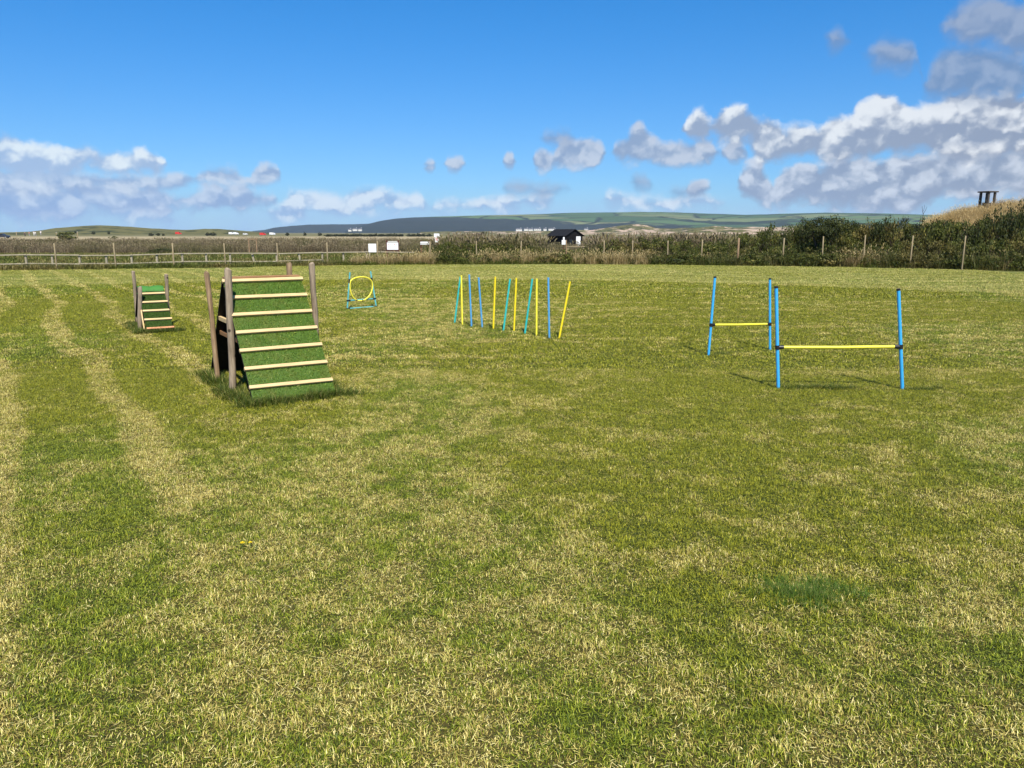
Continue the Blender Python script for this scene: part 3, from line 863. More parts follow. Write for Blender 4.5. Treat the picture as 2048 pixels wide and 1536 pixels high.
weeds = [clump('weed_clump', 70, .3, .3, .72, .012, .026, WEED, .55, .9, 3, 8) for _ in range(4)]
straws = [clump('straw_clump', 90, .26, .35, .8, .007, .014, STRAW, .5, .9, 3, 20) for _ in range(3)]
vergeg = [clump('verge_clump', 60, .3, .14, .34, .012, .026, RUSH, .6, .9, 2) for _ in range(3)]
lowleaf = [leafy('weed_leaf_clump', .42, .2, 16, 26, .07, LEAF, 90 + i) for i in range(3)]
P = []; S = []; VI = []
def put(x, y, z, s, v):
    P.append((x, y, z)); S.append(s); VI.append(v)
# rough strip between the lawn and the fence posts
for x in np.arange(-30, 30, .16):
    ye = float(edge_y(x)); u = 1024 + FPX * x / ye
    for k in range(3):
        xx = x + rng.uniform(-.12, .12); yy = ye + rng.uniform(.05, .9)
        put(xx, yy, 0, rng.uniform(.55, 1.05), 10 + rng.integers(0, 3) - 0)
    patch = fbm(np.array(x * .35), np.array(3.3), 3)
    if u > 700:
        tall = np.interp(u, [700, 800, 900, 1450, 1700, 2100], [.75, .95, 1.0, 1.0, 1.25, 1.3])
        for k in range(6):
            yy = ye + rng.uniform(.4, 2.1)
            r = rng.random()
            kind = rng.integers(0, 4) if r < .5 else (4 + rng.integers(0, 3) if r < .5 + (.5 if u < 1300 else .4) * float(smooth01((patch - (.30 if u < 1300 else .38)) / .2)) and u < 1900 else 7 + rng.integers(0, 3))
            if 4 <= kind < 7 and u < 1300: yy = ye + rng.uniform(.25, 1.0)
            if kind >= 7 and kind < 10: put(x + rng.uniform(-.1, .1), yy, -.02, rng.uniform(.8, 1.5) * tall, kind)
            else: put(x + rng.uniform(-.1, .1), yy - (.3 if u > 1180 else 0), 0, rng.uniform(.6, 1.1) * tall, kind)
    else:
        if rng.random() < .5:
            put(x, ye + rng.uniform(.3, 1.1), 0, rng.uniform(.4, .7), rng.integers(0, 4))
        if 560 < u and rng.random() < .6:
            put(x, ye + rng.uniform(.3, 1.1), 0, rng.uniform(.5, .85), rng.integers(0, 7))
scatter('verge_weeds', P, rng.uniform(0, 6.28, len(P)), S, VI, weeds + straws + lowleaf + vergeg,
        'rough weeds and dry straw growing along the edge of the mown field', 'weeds')
# green rough grass between the rail fence and the reeds
P = []; S = []; VI = []
for i in range(5200):
    y = 33 + 42 * rng.random() ** 1.2; x = rng.uniform(-.95 * y * .85, .25 * y)
    if y < edge_y(x) + .9: continue
    put(x, y, float(ground_z(x, y)), rng.uniform(.6, 1.25) * (.85 + .008 * (y - 33)), rng.integers(0, 3))
scatter('meadow_grass', P, rng.uniform(0, 6.28, len(P)), S, VI, [clump('meadow_clump', 70, .6, .12, .32, .02, .045, RUSH, .6, .9, 2) for _ in range(3)],
        'green tussocky grass between the rail fence and the reeds', 'grass')
# reed bed
reeds = [clump('reed_clump', 90, .8, .8, 1.55, .022, .05, REED, .28, .45, 3, 36) for _ in range(4)]
P = []; S = []; VI = []
for i in range(5200):
    y = 72 + 88 * rng.random() ** 1.7; x = rng.uniform(-.85 * y, .62 * y)
    front = 68 + 24 * float(fbm(np.array(x * .05), np.array(.5), 3)) - (10 if x > -12 else 0) * rng.random()
    if y < front: continue
    put(x, y, float(ground_z(x, y)), rng.uniform(.55, .95) * (.72 + .5 * float(fbm(np.array(x * .16), np.array(y * .1), 3, 4))) * (1 - .1 * float(smooth01((x + 24) / 14))), rng.integers(0, 4))
scatter('reed_bed', P, rng.uniform(0, 6.28, len(P)), S, VI, reeds, 'brown reeds in a broad band beyond the fence', 'reeds')
for k_, (u_, v_, w_, h_) in enumerate(((42, 501, 2.2, .9), (136, 497, 2.4, 1.1), (152, 499, 2.0, .8), (186, 496, 2.2, 1.0), (300, 505, 3.0, .9), (318, 508, 2.2, .8), (228, 477, 3.0, 1.2), (262, 500, 2.0, .7), (83, 484, 2.0, 1.0), (455, 498, 2.0, .8), (560, 500, 2.4, .9), (610, 498, 2.2, 1.0))):
    g_ = G(u_, v_, -.4)
    bush('marsh_bush', g_.x, g_.y, float(ground_z(g_.x, g_.y)) - .05, w_ * .5, h_, random.choice(bush_f + dark_f), 'low dark bush at the foot of the brown reeds beyond the rail fence', 'bush', 'bushes at the foot of the reeds')
# reeds and tall weeds just behind the middle hedge
P = []; S = []; VI = []
for i in range(900):
    u = rng.uniform(880, 1560); y = rng.uniform(43, 50)
    if 1080 < u < 1178 : continue
    x = (u - 1024) / FPX * y
    put(x, y, -.1, rng.uniform(.75, 1.15), rng.integers(0, 4))
scatter('hedge_reeds', P, rng.uniform(0, 6.28, len(P)), S, VI, [clump('tall_weed_clump', 44, .4, .8, 1.5, .018, .04, REED, .3, .5, 3, 22) for _ in range(2)] + [clump('tall_green_clump', 44, .4, .7, 1.3, .02, .04, WEED, .35, .6, 3, 10) for _ in range(2)],
        'tall reeds and weeds showing over the middle of the hedge', 'reeds')
# dry grass on the bank
P = []; S = []; VI = []
for i in range(5200):
    x = rng.uniform(18, 46); y = rng.uniform(38.5, 52)
    u = 1024 + FPX * x / y
    if u < 1838: continue
    z = bank_h(x, y)
    if z < 1.2: continue
    put(x, y, z + float(ground_z(x, y)), rng.uniform(.65, 1.1), rng.integers(0, 3))
scatter('bank_grass', P, rng.uniform(0, 6.28, len(P)), S, VI, [clump('bank_clump', 130, .34, .3, .72, .005, .011, BANKG, .42, .7, 3, 8) for _ in range(3)],
        'golden dry grass covering the top of the bank', 'grass')
# lush uncut grass round the feet of the equipment
tuft = [clump('lush_tuft', 70, .09, .05, .13, .003, .006, LUSH, .7, 1.0, 3) for _ in range(4)] + [clump('bright_tuft', 70, .09, .05, .13, .003, .006, LUSH2, .7, 1.0, 3) for _ in range(3)]
P = []; S = []; VI = []
def lush_line(p, q, n, w, s0=.7, s1=1.3):
    for i in range(n):
        t = rng.random(); c_ = p.lerp(q, t)
        put(c_.x + rng.normal(0, w), c_.y + rng.normal(0, w), .0, rng.uniform(s0, s1), rng.integers(0, 4))

# ------------------------------------------------------------------ fence posts, rail fence, signs
for i, (u, v) in enumerate(FP):
    x0 = (u - 1024) / FPX * 36
    Y = float(edge_y(x0)) + .7
    top = at(u, v, Y)
    thick = .055 if i == 15 else random.uniform(.028, .035)
    ln = random.uniform(-.02, .02)
    mb = MB(); mb.tube([(0, 0, -.3), (ln * .3, 0, top.z * .4), (ln, 0, top.z - .012), (ln, 0, top.z)], [thick * 1.05, thick, thick * .96, thick * .75], 8, jit=.06)
    o = mb.build('fence_post', POSTB if i in (10, 15) else FPOST, None, True)
    o.location = (top.x - ln, Y, 0)
    if i == 15: lab, g = 'thick brown timber fence post in front of the hedge', None
    elif i == 10: lab, g = 'brown fence post standing before the black hut', None
    elif i == 6: lab, g = 'fence post touching the square white sign', None
    elif i == 7: lab, g = 'fence post beside the two-plank sign', None
    elif i < 6: lab, g = 'pale slim fence post at the rail fence, %s along from the square white sign' % ORD[5 - i], 'fence posts along the field edge'
    elif i < 10: lab, g = 'pale fence post in straw grass, %s along from the two-plank sign' % ORD[i - 8], 'fence posts along the field edge'
    elif i < 15: lab, g = 'pale fence post in the weeds, %s past the black hut towards the bank' % ORD[i - 11], 'fence posts along the field edge'
    else: lab, g = 'pale fence post before the hedge, %s past the thick brown post towards the bank' % ORD[i - 16], 'fence posts along the field edge'
    tag(o, lab, 'fence post', g)

LP = [(-52, 0), (4, 0), (63, 0), (115, 0), (169, 0), (222, 0), (272, 0), (322, 0), (372.6, 0), (419.7, 0), (467, 0), (512, .12), (559, 0), (604, .09), (649.5, 0), (691, 0), (737, 0)]
rf = empty('rail_fence', G(340, 535))
tag(rf, 'low weathered two-rail wooden fence at the edge of the field', 'fence')
rb = Vector(rf.location)
def rail_pt(u, dy=1.5):
    Y = float(edge_y((u - 1024) / FPX * 35)) + dy
    return Vector(((u - 1024) / FPX * Y, Y, 0)) - Vector((rb.x, rb.y, 0))
zt = lambda u: .60 + .03 * math.sin(u * .02)
for u, tl in LP:
    p = rail_pt(u)
    mb = MB(); mb.box(p + Vector((tl * .3, .035, .24)), (.085, .07, .72), Matrix.Rotation(-tl * 1.6, 3, 'Y'), .008)
    mb.build('post', FRAIL, rf)
us = [p[0] for p in LP] + [830]
for i in range(0, len(us) - 1, 2):
    a_, b_ = us[i], us[min(i + 2, len(us) - 1)]
    for zz, nm in ((0, 't'), (-.38, 'b')):
        if zz < 0 and a_ > 640: continue
        p, q = rail_pt(a_), rail_pt(b_)
        p.z = zt(a_) + zz + random.uniform(-.012, .012); q.z = zt(b_) + zz + random.uniform(-.012, .012)
        d = q - p; L_ = d.length + .06
        rot = d.to_track_quat('X', 'Z').to_matrix()
        mb = MB(); mb.box((0, 0, 0), (L_, .045, .055), None, .01)
        o = mb.build('rail', FRAIL, rf)
        o.location = (p + q) / 2 + Vector((0, -.03 - .003 * (i % 4), 0)); o.rotation_euler = rot.to_euler()

def board_sign(name, u0, v0, u1, v1, Y, label, foot_z=-.2, posts=(.5,), post_mat=SIGNW, board_mat=WHITE, post_top=0, dep=.02, pw=.06):
    a_ = at(u0, v1, Y); b_ = at(u1, v0, Y)
    w, h = b_.x - a_.x, b_.z - a_.z
    o = empty(name, (a_.x + w / 2, Y, foot_z))
    mb = MB(); mb.box((0, -.045, a_.z + h / 2 - foot_z), (w, dep, h), None, .004); mb.build('board', board_mat, o)
    for t in posts:
        ph = b_.z + post_top - foot_z
        mb = MB(); mb.box(((t - .5) * w, 0.002, ph / 2 - .1), (pw, pw, ph + .2), None, .006); mb.build('post', post_mat, o)
    tag(o, label, 'sign')
    return o, w, h, a_.z - foot_z
board_sign('square_sign', 737.5, 487.5, 752.5, 504.5, 39.2, 'square blank white sign board on the rail fence', 0, (.1,), FRAIL)
o, w, h, zb = board_sign('notice_board', 774.5, 485, 796.5, 499.5, 45.5, 'wide white notice board with faint printed rows between two brown posts', -.2, (-.02, 1.0), SIGNW, WHITE, .13, .025, .09)
mb = MB(); mb.box((0, -.002, zb + h + .055), (w * .86, .03, .045), None, .004); mb.build('top_rail', CREAM, o)
mb = MB(); mb.box((0, -.002, zb - .05), (w * .9, .05, .06), None, .004); mb.build('bottom_rail', SIGNW, o)
for r_ in range(3):
    for k in range(5):
        mb = MB(); mb.box(((k - 2) * w * .175, -.0585, zb + h * (.74 - .25 * r_)), (w * random.uniform(.06, .12), .003, h * .09))
        mb.build('print_block', PRINTG if (k + r_) % 3 else PRINTR, o)
o = empty('plank_sign', (at(850, 490, 47).x, 47, -.25))
tag(o, 'low sign of two white planks between dark brown posts', 'sign')
for uu in (841.8, 858.6):
    p = at(uu, 480.5, 47)
    mb = MB(); mb.box((p.x - o.location.x, 0, (p.z + .25) / 2 - .1), (.085, .085, p.z + .25 + .2), None, .008); mb.build('post', SIGNW, o)
for v0, v1 in ((483.4, 486), (487, 489)):
    a_, b_ = at(841.8, v1, 47), at(858.6, v0, 47)
    mb = MB(); mb.box(((a_.x + b_.x) / 2 - o.location.x, -.055, (a_.z + b_.z) / 2 + .25), (b_.x - a_.x + .06, .024, b_.z - a_.z), None, .004); mb.build('plank', WHITE, o)
o, w, h, zb = board_sign('warning_sign', 868.2, 467.2, 878.8, 474, 46, 'tall thin sign, white panel above a panel with red print, over the hedge', -.2, (.5,), SIGNW, WHITE, 0, .02, .05)
a_, b_ = at(870, 484.6, 46), at(877, 474.2, 46)
w2, h2, zc = b_.x - a_.x, b_.z - a_.z, (a_.z + b_.z) / 2 + .2
mb = MB(); mb.box((0, -.045, zc), (w2, .02, h2), None, .003); lb = mb.build('lower_board', CREAM, o)
lb['label'] = 'cream lower panel with faded red print'
for k in range(3):
    mb = MB(); mb.box((random.uniform(-.01, .01), -.0565, zc + h2 * (.3 - .2 * k)), (w2 * (.75 - .15 * k), .003, h2 * .12)); mb.build('print_block', PRINTR, o)

# bench-like rail in the reeds
o = empty('wooden_railing', (at(505, 480, 74).x, 74, float(ground_z(-25, 74))))
tag(o, 'short dark wooden railing standing among the reeds', 'railing')
zr = at(505, 477.4, 74).z - o.location.z
mb = MB(); mb.box((0, -.04, zr - .04), (.95, .04, .1), None, .006); mb.build('top_rail', POSTB, o)
for s_ in (-.36, .36):
    mb = MB(); mb.box((s_, .002, zr / 2 - .1), (.09, .08, zr + .1), None, .008); mb.build('post', POSTB, o)

# ------------------------------------------------------------------ black hut
HY = 95.0
hc = at(1128, 480, HY)
hz = -.62
hut = empty('wooden_hut', (hc.x + .1, HY, hz), R(36))
tag(hut, 'small black wooden hut with pitched roof and white door behind the hedge', 'hut')
hw, hl, he, hr = 1.32, 1.75, 1.86, 2.56      # half gable width (x), half length (y), eave, ridge; the gable faces -y
def hut_part(name, m_, boxes=(), parent=hut):
    mb = MB()
    for c_, s_ in boxes: mb.box(c_, s_)
    return mb.build(name, m_, parent)
# boarded walls, each board its own piece
nb = 12
for k in range(nb):
    wz = he / nb
    for sx_ in (-1, 1):
        mb = MB(); mb.box((sx_ * (hw - .02), 0, wz * (k + .5)), (.035, hl * 2 - .08, wz * .94), Matrix.Rotation(sx_ * .05, 3, 'Y')); mb.build('board', HUTW, hut)
    for sy_ in (-1, 1):
        mb = MB(); mb.box((0, sy_ * (hl - .02), wz * (k + .5)), (hw * 2 - .002, .035, wz * .94), Matrix.Rotation(-sy_ * .05, 3, 'X')); mb.build('board', HUTW, hut)
for sy_ in (-1, 1):
    mb = MB(); y_ = sy_ * (hl - .02)
    mb.add([(-hw, y_ - .017, he), (hw, y_ - .017, he), (0, y_ - .017, hr), (-hw, y_ + .017, he), (hw, y_ + .017, he), (0, y_ + .017, hr)],
           [(0, 1, 2), (5, 4, 3), (0, 3, 4, 1), (1, 4, 5, 2), (2, 5, 3, 0)])
    mb.build('gable', HUTW, hut)
for sx_ in (-1, 1):
    sl = math.atan2(hr - he, hw); ln = math.hypot(hw, hr - he) + .22
    mb = MB(); mb.box((0, 0, 0), (ln, hl * 2 + .36, .05), None, .004)
    rfp = mb.build('roof', FELT, hut)
    mid = (ln / 2) 
    rfp.location = (sx_ * mid * math.cos(sl), 0, hr + .04 - mid * math.sin(sl)); rfp.rotation_euler = (0, sx_ * sl, 0)
    for k in range(4):
        mb = MB(); mb.box((0, -hl + .45 + k * (hl * 2 - .9) / 3, .028), (ln, .03, .012)); mb.build('batten', HUTW, rfp)
mb = MB(); mb.box((0.62, -hl - .03, .93), (.68, .05, 1.66), None, .006); dr = mb.build('door', WHITE, hut)
mb = MB(); mb.box((.38, -hl - .065, .95), (.03, .03, .12), None, .004); mb.build('handle', BLK, dr)
mb = MB(); mb.box((-.55, -hl - .03, 1.1), (.5, .03, .6), None, .004); mb.build('window', GLASS, hut)
o, w, h, zb = board_sign('hut_notice', 1123.3, 480, 1131, 489.2, 47.5, 'white notice panel on a post in front of the black hut', -.2, (.5,), SIGNW, WHITE, 0, .02, .05)
a_ = at(1127.5, 477, 47.5)
mb = MB(); mb.box((a_.x - o.location.x, -.045, a_.z + .2), (.1, .02, .17), None, .003); mb.build('small_plate', WHITE, o)
# pale plank in front of the hut
p, q = at(1133, 493, 44.5), at(1170, 492.2, 44.5)
o = empty('plank_rail', ((p.x + q.x) / 2, 44.5, -.02))
mb = MB(); mb.box((0, 0, p.z + .02), (q.x - p.x, .04, .045), None, .005); mb.build('rail', FPOST, o)
for s_ in (-.42, .42):
    mb = MB(); mb.box((s_ * (q.x - p.x), .041, p.z / 2), (.06, .04, p.z + .1), None, .005); mb.build('post', FPOST, o)
tag(o, 'single pale plank rail in front of the black hut', 'rail')

# ------------------------------------------------------------------ structure on the bank
tY = 44.5; tp = at(1974, 404, tY); tb = bank_h(tp.x, tY) + float(ground_z(tp.x, tY))
o = empty('post_tower', (tp.x, tY, tb), R(20))
tag(o, 'dark open tower of four stout posts under a flat slab on the bank', 'tower')
th = at(1974, 382.5, tY).z - tb
for sx_ in (-.24, .24):
    for sy_ in (-.24, .24):
        mb = MB(); mb.box((sx_, sy_, (th - .09) / 2 - .1), (.115, .115, th - .07 + .2), None, .012); mb.build('leg', STONE, o)
mb = MB(); mb.box((0, 0, th - .035), (.74, .74, .07), None, .012); mb.build('slab', STONE, o)
mb = MB(); mb.box((0, 0, th * .22), (.33, .33, th * .5), None, .012); mb.build('core', STONE, o)

# ------------------------------------------------------------------ far things
def far_bush(u, v0, v1, D, wpx, label, group=None, mat_f=None):
    top = at(u, v0, D); base = at(u, v1, D)
    o = empty('gorse_bush', (base.x, D, base.z - .2), random.uniform(0, 6))
    f = link('foliage', random.choice(gorse_f), None, o)
    s = link('stems', random.choice(bush_s), None, o)
    w = wpx / FPX * D / 2
    for q in (f, s): q.scale = (w, w, max(top.z - base.z, .6) + .2)
    tag(o, label, 'bush', group)
gorse_f = [leafy('gorse_foliage', 1.0, .5, 36, 40, .16, GORSE, 120 + i) for i in range(3)]
olive_f = leafy('olive_foliage', 1.0, .5, 40, 50, .15, LEAF, 130)
for u, v0, v1, w in ((187, 462.5, 468, 8), (218, 463, 468, 6), (151, 462, 466, 6), (303, 465, 471, 11), (317, 465.5, 471, 9), (327, 467, 471, 6)):
    far_bush(u, v0, v1, 430, w, 'small dark gorse bush on the far green dune', 'gorse on the far dunes')
for u in np.arange(655, 858, 7.5):
    if 806 < u < 818: continue
    far_bush(u + random.uniform(-2, 2), 467.2 + random.uniform(-.6, 1), 472.6, 420, 13, 'dark scrub bush in the long row across the marsh', 'row of scrub across the marsh')
for u, w in ((575, 9), (610, 7), (640, 9), (425, 16), (415, 10)):
    far_bush(u, 464.5, 471, 470, w, 'lone dark bush near the parked vehicles on the marsh', 'bushes near the vehicles')
o = empty('olive_bush', (at(135, 477, 230).x, 230, -.7))
for nm, me_ in (('foliage', olive_f), ('stems', bush_s[0])):
    q = link(nm, me_, None, o); q.scale = (2.6, 2.4, 2.7)
tag(o, 'broad olive green bush beyond the brown reeds', 'bush')

def vehicle(u, v, D, kind, paintm, label, rz):
    b_ = at(u, v, D)
    o = empty('van' if kind == 'van' else 'car', (b_.x, D, b_.z), rz)
    if kind == 'van':
        prof = [(-2.4, .4), (-2.4, 1.95), (-2.25, 2.15), (1.1, 2.15), (1.6, 1.45), (2.35, 1.15), (2.45, .4)]; wn = [(.7, 1.4, 1.35, 1.98)]
    else:
        prof = [(-2.1, .35), (-2.15, .95), (-1.8, 1.0), (-1.3, 1.5), (.3, 1.5), (1.0, 1.0), (2.0, .85), (2.1, .35)]; wn = [(-1.15, -.45, 1.02, 1.42), (-.38, .45, 1.02, 1.42)]
    hw_ = .9; n_ = len(prof)
    vs_ = [(x, -hw_, z) for x, z in prof] + [(x, hw_, z) for x, z in prof]
    mb = MB(); mb.add(vs_, [tuple(range(n_)), tuple(range(2 * n_ - 1, n_ - 1, -1))] + [(i, i + n_, (i + 1) % n_ + n_, (i + 1) % n_) for i in range(n_)])
    body = mb.build('body', paintm, o)
    for x0, x1, z0, z1 in wn:
        for s_ in (-1, 1):
            mb = MB(); mb.box(((x0 + x1) / 2, s_ * (hw_ + .004), (z0 + z1) / 2), (x1 - x0, .02, z1 - z0)); mb.build('window', GLASS, o)
    for x in (-1.4, 1.35):
        for s_ in (-1, 1):
            mb = MB(); mb.tube([(x, s_ * (hw_ - .2), .33), (x, s_ * (hw_ + .01), .33)], .33, 14); wl = mb.build('wheel', TYRE, o)
            mb = MB(); mb.tube([(x, s_ * (hw_ + .01), .33), (x, s_ * (hw_ + .02), .33)], .2, 10); mb.build('hub', METAL, wl)
    tag(o, label, 'van' if kind == 'van' else 'car')
vehicle(5, 476.5, 255, 'car', DARKP, 'dark car parked at the foot of the low dunes', R(8))
vehicle(357, 469.3, 640, 'van', REDP, 'red van alone on the green dune', R(20))
vehicle(526, 471, 620, 'van', REDP, 'red van between the white vans on the marsh', R(5))
vehicle(463.5, 469.2, 700, 'van', WHITEP, 'white van parked beside a second long white van', R(0))
vehicle(472, 469.2, 720, 'van', WHITEP, 'white van at the dune end of the parked row', R(10))
vehicle(491, 469.7, 720, 'car', WHITEP, 'white car standing between a white van and the red van', R(0))
vehicle(545, 470, 680, 'van', WHITEP, 'white van parked next to the red van', R(-5))

def person(u, v, D, coat, trousers, label, rz, step=.12):
    b_ = at(u, v, D)
    o = empty('person', (b_.x, D, b_.z), rz)
    def skin(name, pts, edges, rad, material):
        me = bpy.data.meshes.new(name); me.from_pydata(pts, edges, [])
        t = bpy.data.objects.new(name, me); ROOT.objects.link(t)
        md = t.modifiers.new('s', 'SKIN'); t.modifiers.new('u', 'SUBSURF').levels = 1
        for d_, r_ in zip(me.skin_vertices[0].data, rad): d_.radius = (r_, r_)
        me.skin_vertices[0].data[0].use_root = True
        dg = bpy.context.evaluated_depsgraph_get(); nm = bpy.data.meshes.new_from_object(t.evaluated_get(dg))
        bpy.data.objects.remove(t); nm.materials.clear(); nm.materials.append(material)
        return link(name, nm, None, o)
    J = [(0, 0, .95), (0, 0, 1.2), (0, 0, 1.42), (0, 0, 1.52), (0, .02, 1.62), (0, .02, 1.72),
         (-.19, 0, 1.4), (-.25, .03, 1.12), (-.24, -.08, .88), (.19, 0, 1.4), (.25, -.03, 1.12), (.24, -.12, .88),
         (-.1, 0, .9), (-.11, -step, .5), (-.11, -step * .3, .07), (-.11, -step * .3 - .14, .04), (.1, 0, .9), (.11, step, .5), (.11, step * 1.7, .08), (.11, step * 1.7 - .14, .05)]
    Ed = [(0, 1), (1, 2), (2, 3), (3, 4), (4, 5), (2, 6), (6, 7), (7, 8), (2, 9), (9, 10), (10, 11), (0, 12), (12, 13), (13, 14), (14, 15), (0, 16), (16, 17), (17, 18), (18, 19)]
    Rr = [.14, .15, .14, .055, .09, .09, .065, .05, .035, .065, .05, .035, .09, .065, .045, .035, .09, .065, .045, .035]
    skin('body', J, Ed, Rr, SKIN)
    c_i = [1, 0, 2, 6, 7, 9, 10]; re = {k: i for i, k in enumerate(c_i)}
    skin('coat', [J[k] for k in c_i], [(re[a], re[b]) for a, b in ((1, 0), (1, 2), (2, 6), (6, 7), (2, 9), (9, 10))], [Rr[k] + .025 for k in c_i], coat)
    t_i = [0, 12, 13, 14, 16, 17, 18]; re = {k: i for i, k in enumerate(t_i)}
    skin('trousers', [J[k] for k in t_i], [(re[a], re[b]) for a, b in ((0, 12), (12, 13), (13, 14), (0, 16), (16, 17), (17, 18))], [Rr[k] + .018 for k in t_i], trousers)
    mb = MB(); bm = bmesh.new(); bmesh.ops.create_icosphere(bm, subdivisions=2, radius=.105)
    bmesh.ops.translate(bm, vec=(0, .045, 1.70), verts=bm.verts)
    me = bpy.data.meshes.new('hair'); bm.to_mesh(me); bm.free(); link('hair', me, HAIR, o)
    tag(o, label, 'person')
person(50.5, 473.5, 290, CLOTHN, CLOTHN, 'person in dark clothes walking on the far green', R(20))
person(59, 472.5, 300, CLOTHP, CLOTHG, 'person in a pink top standing on the far green', R(-40), .04)
person(68.5, 471.5, 300, CLOTHW, CLOTHW, 'person all in white on the far green', R(60))
person(71.5, 472, 310, CLOTHW, CLOTHG, 'person in white top and grey trousers beside the one all in white', R(-20))
person(82, 470.5, 310, CLOTHW, CLOTHG, 'person in a pale top standing apart from the group on the far green', R(10), .05)
for u, v0, v1, D, lab in ((33, 463.5, 469, 300, 'short pale post near the dark car'), (113, 465, 471, 300, 'short pale post between the walkers and the olive bush'), (155.5, 464, 474, 260, 'tall pale post beside the olive bush')):
    a_, b_ = at(u, v0, D), at(u, v1, D)
    o = empty('marker_post', (b_.x, D, b_.z))
    mb = MB(); mb.tube([(0, 0, -.3), (0, 0, a_.z - b_.z)], [.16, .15], 8); mb.build('post', FPOST, o)
    mb = MB(); mb.tube([(0, 0, a_.z - b_.z), (0, 0, a_.z - b_.z + .06)], [.17, .08], 8); mb.build('cap', WHITE, o)
    tag(o, lab, 'post')

def house(u0, u1, v1, D, label, group=None, hgt=3.4, rz=0.0):
    a_, b_ = at(u0, v1, D), at(u1, v1, D)
    w = b_.x - a_.x; dp = 7.0
    o = empty('white_house', ((a_.x + b_.x) / 2, D, a_.z), rz)
    mb = MB(); mb.box((0, 0, hgt / 2 - 1), (w, dp, hgt + 2)); mb.build('wall', CREAM, o)
    mb = MB(); e = .4; rt = hgt + 2.6
    mb.add([(-w / 2 - e, -dp / 2 - e, hgt - .1), (w / 2 + e, -dp / 2 - e, hgt - .1), (w / 2 + e, dp / 2 + e, hgt - .1), (-w / 2 - e, dp / 2 + e, hgt - .1), (-w / 2 - e, 0, rt), (w / 2 + e, 0, rt)],
           [(0, 1, 5, 4), (2, 3, 4, 5), (1, 2, 5), (3, 0, 4), (3, 2, 1, 0)])
    rf_ = mb.build('roof', SLATE, o)
    mb = MB(); mb.box((w * .3, 0, rt + .3), (.9, .7, 1.6)); mb.build('chimney', WHITE, rf_)
    for k in (-.3, 0, .3):
        mb = MB(); mb.box((k * w, -dp / 2 - .01, hgt * .55), (w * .09, .06, 1.2)); mb.build('window', GLASS, o)
    tag(o, label, 'house', group)
H = [(697, 703, 461.3, 'white house at the foot of the dark hill beyond the scrub row'), (706, 715, 460.4, 'long white house beside another at the foot of the headland'), (717, 724, 460.6, 'low white house, end of the terrace under the dark hill'),
     (1032, 1044, 460.3, 'white house farthest along the row from the black hut'), (1048, 1056, 460, 'white house second along the row under the dark hill'), (1057, 1066, 460.4, 'low white bungalow in the middle of the house row'),
     (1068, 1082, 460, 'white house with wide front in the row under the dark hill'), (1087, 1093, 460, 'small grey-white house between the wide ones'), (1097, 1111, 459.6, 'broad white house just above the roof of the black hut'), (1168, 1176, 460, 'white house alone beyond the black hut')]
for u0, u1, v1, lab in H: house(u0, u1, v1, 1900, lab, None, random.uniform(2.1, 2.9))

# ------------------------------------------------------------------ A-frame ramps
def turf_sheet(w, p0, p1, thick, material, n, seed, lip=None):
    """a strip of artificial turf on the slope p0 > p1 (local y, z); short blades stand on it"""
    d = Vector((0, p1[0] - p0[0], p1[1] - p0[1])); L_ = d.length; d.normalize()
    nr = Vector((0, -d.z, d.y)) if d.y > 0 else Vector((0, d.z, -d.y))
    if nr.z < 0: nr = -nr
    g = np.random.default_rng(seed)
    o0 = np.array([0, p0[0], p0[1]]) + np.array(nr) * thick
    s = g.random(n) * L_; x = g.uniform(-w / 2, w / 2, n)
    base = o0 + np.outer(s, np.array(d)); base[:, 0] = x
    az = g.uniform(0, 6.283, n); tilt = g.uniform(.1, 1.05, n)
    dirv = np.array(nr)[None] * np.cos(tilt)[:, None] + (np.cos(az)[:, None] * np.array([1, 0, 0]) + np.sin(az)[:, None] * np.array(d)) * np.sin(tilt)[:, None]
    Lb = g.uniform(.012, .030, n); W = g.uniform(.003, .0055, n)
    f = g.uniform(0, 6.283, n); side = np.cos(f)[:, None] * np.array([1, 0, 0]) + np.sin(f)[:, None] * np.array(d)
    V = np.stack([base - side * W[:, None] / 2, base + side * W[:, None] / 2, base + dirv * Lb[:, None]], 1).reshape(-1, 3)
    F = np.arange(n * 3).reshape(-1, 3).tolist()
    q = [o0 + np.array([-w / 2, 0, 0]), o0 + np.array([w / 2, 0, 0]), o0 + np.array(d) * L_ + np.array([w / 2, 0, 0]), o0 + np.array(d) * L_ + np.array([-w / 2, 0, 0])]
    k = len(V); V = np.concatenate([V, np.array(q)]); F.append([k, k + 1, k + 2, k + 3])
    me = bpy.data.meshes.new('turf_cover'); me.from_pydata(V.tolist(), [], F)
    rv = np.concatenate([np.repeat(g.random(n), 3), np.full(4, .12)])
    a = me.attributes.new('rnd', 'FLOAT', 'POINT'); a.data.foreach_set('value', rv.astype(np.float32))
    me.materials.append(material); me.update()
    return me
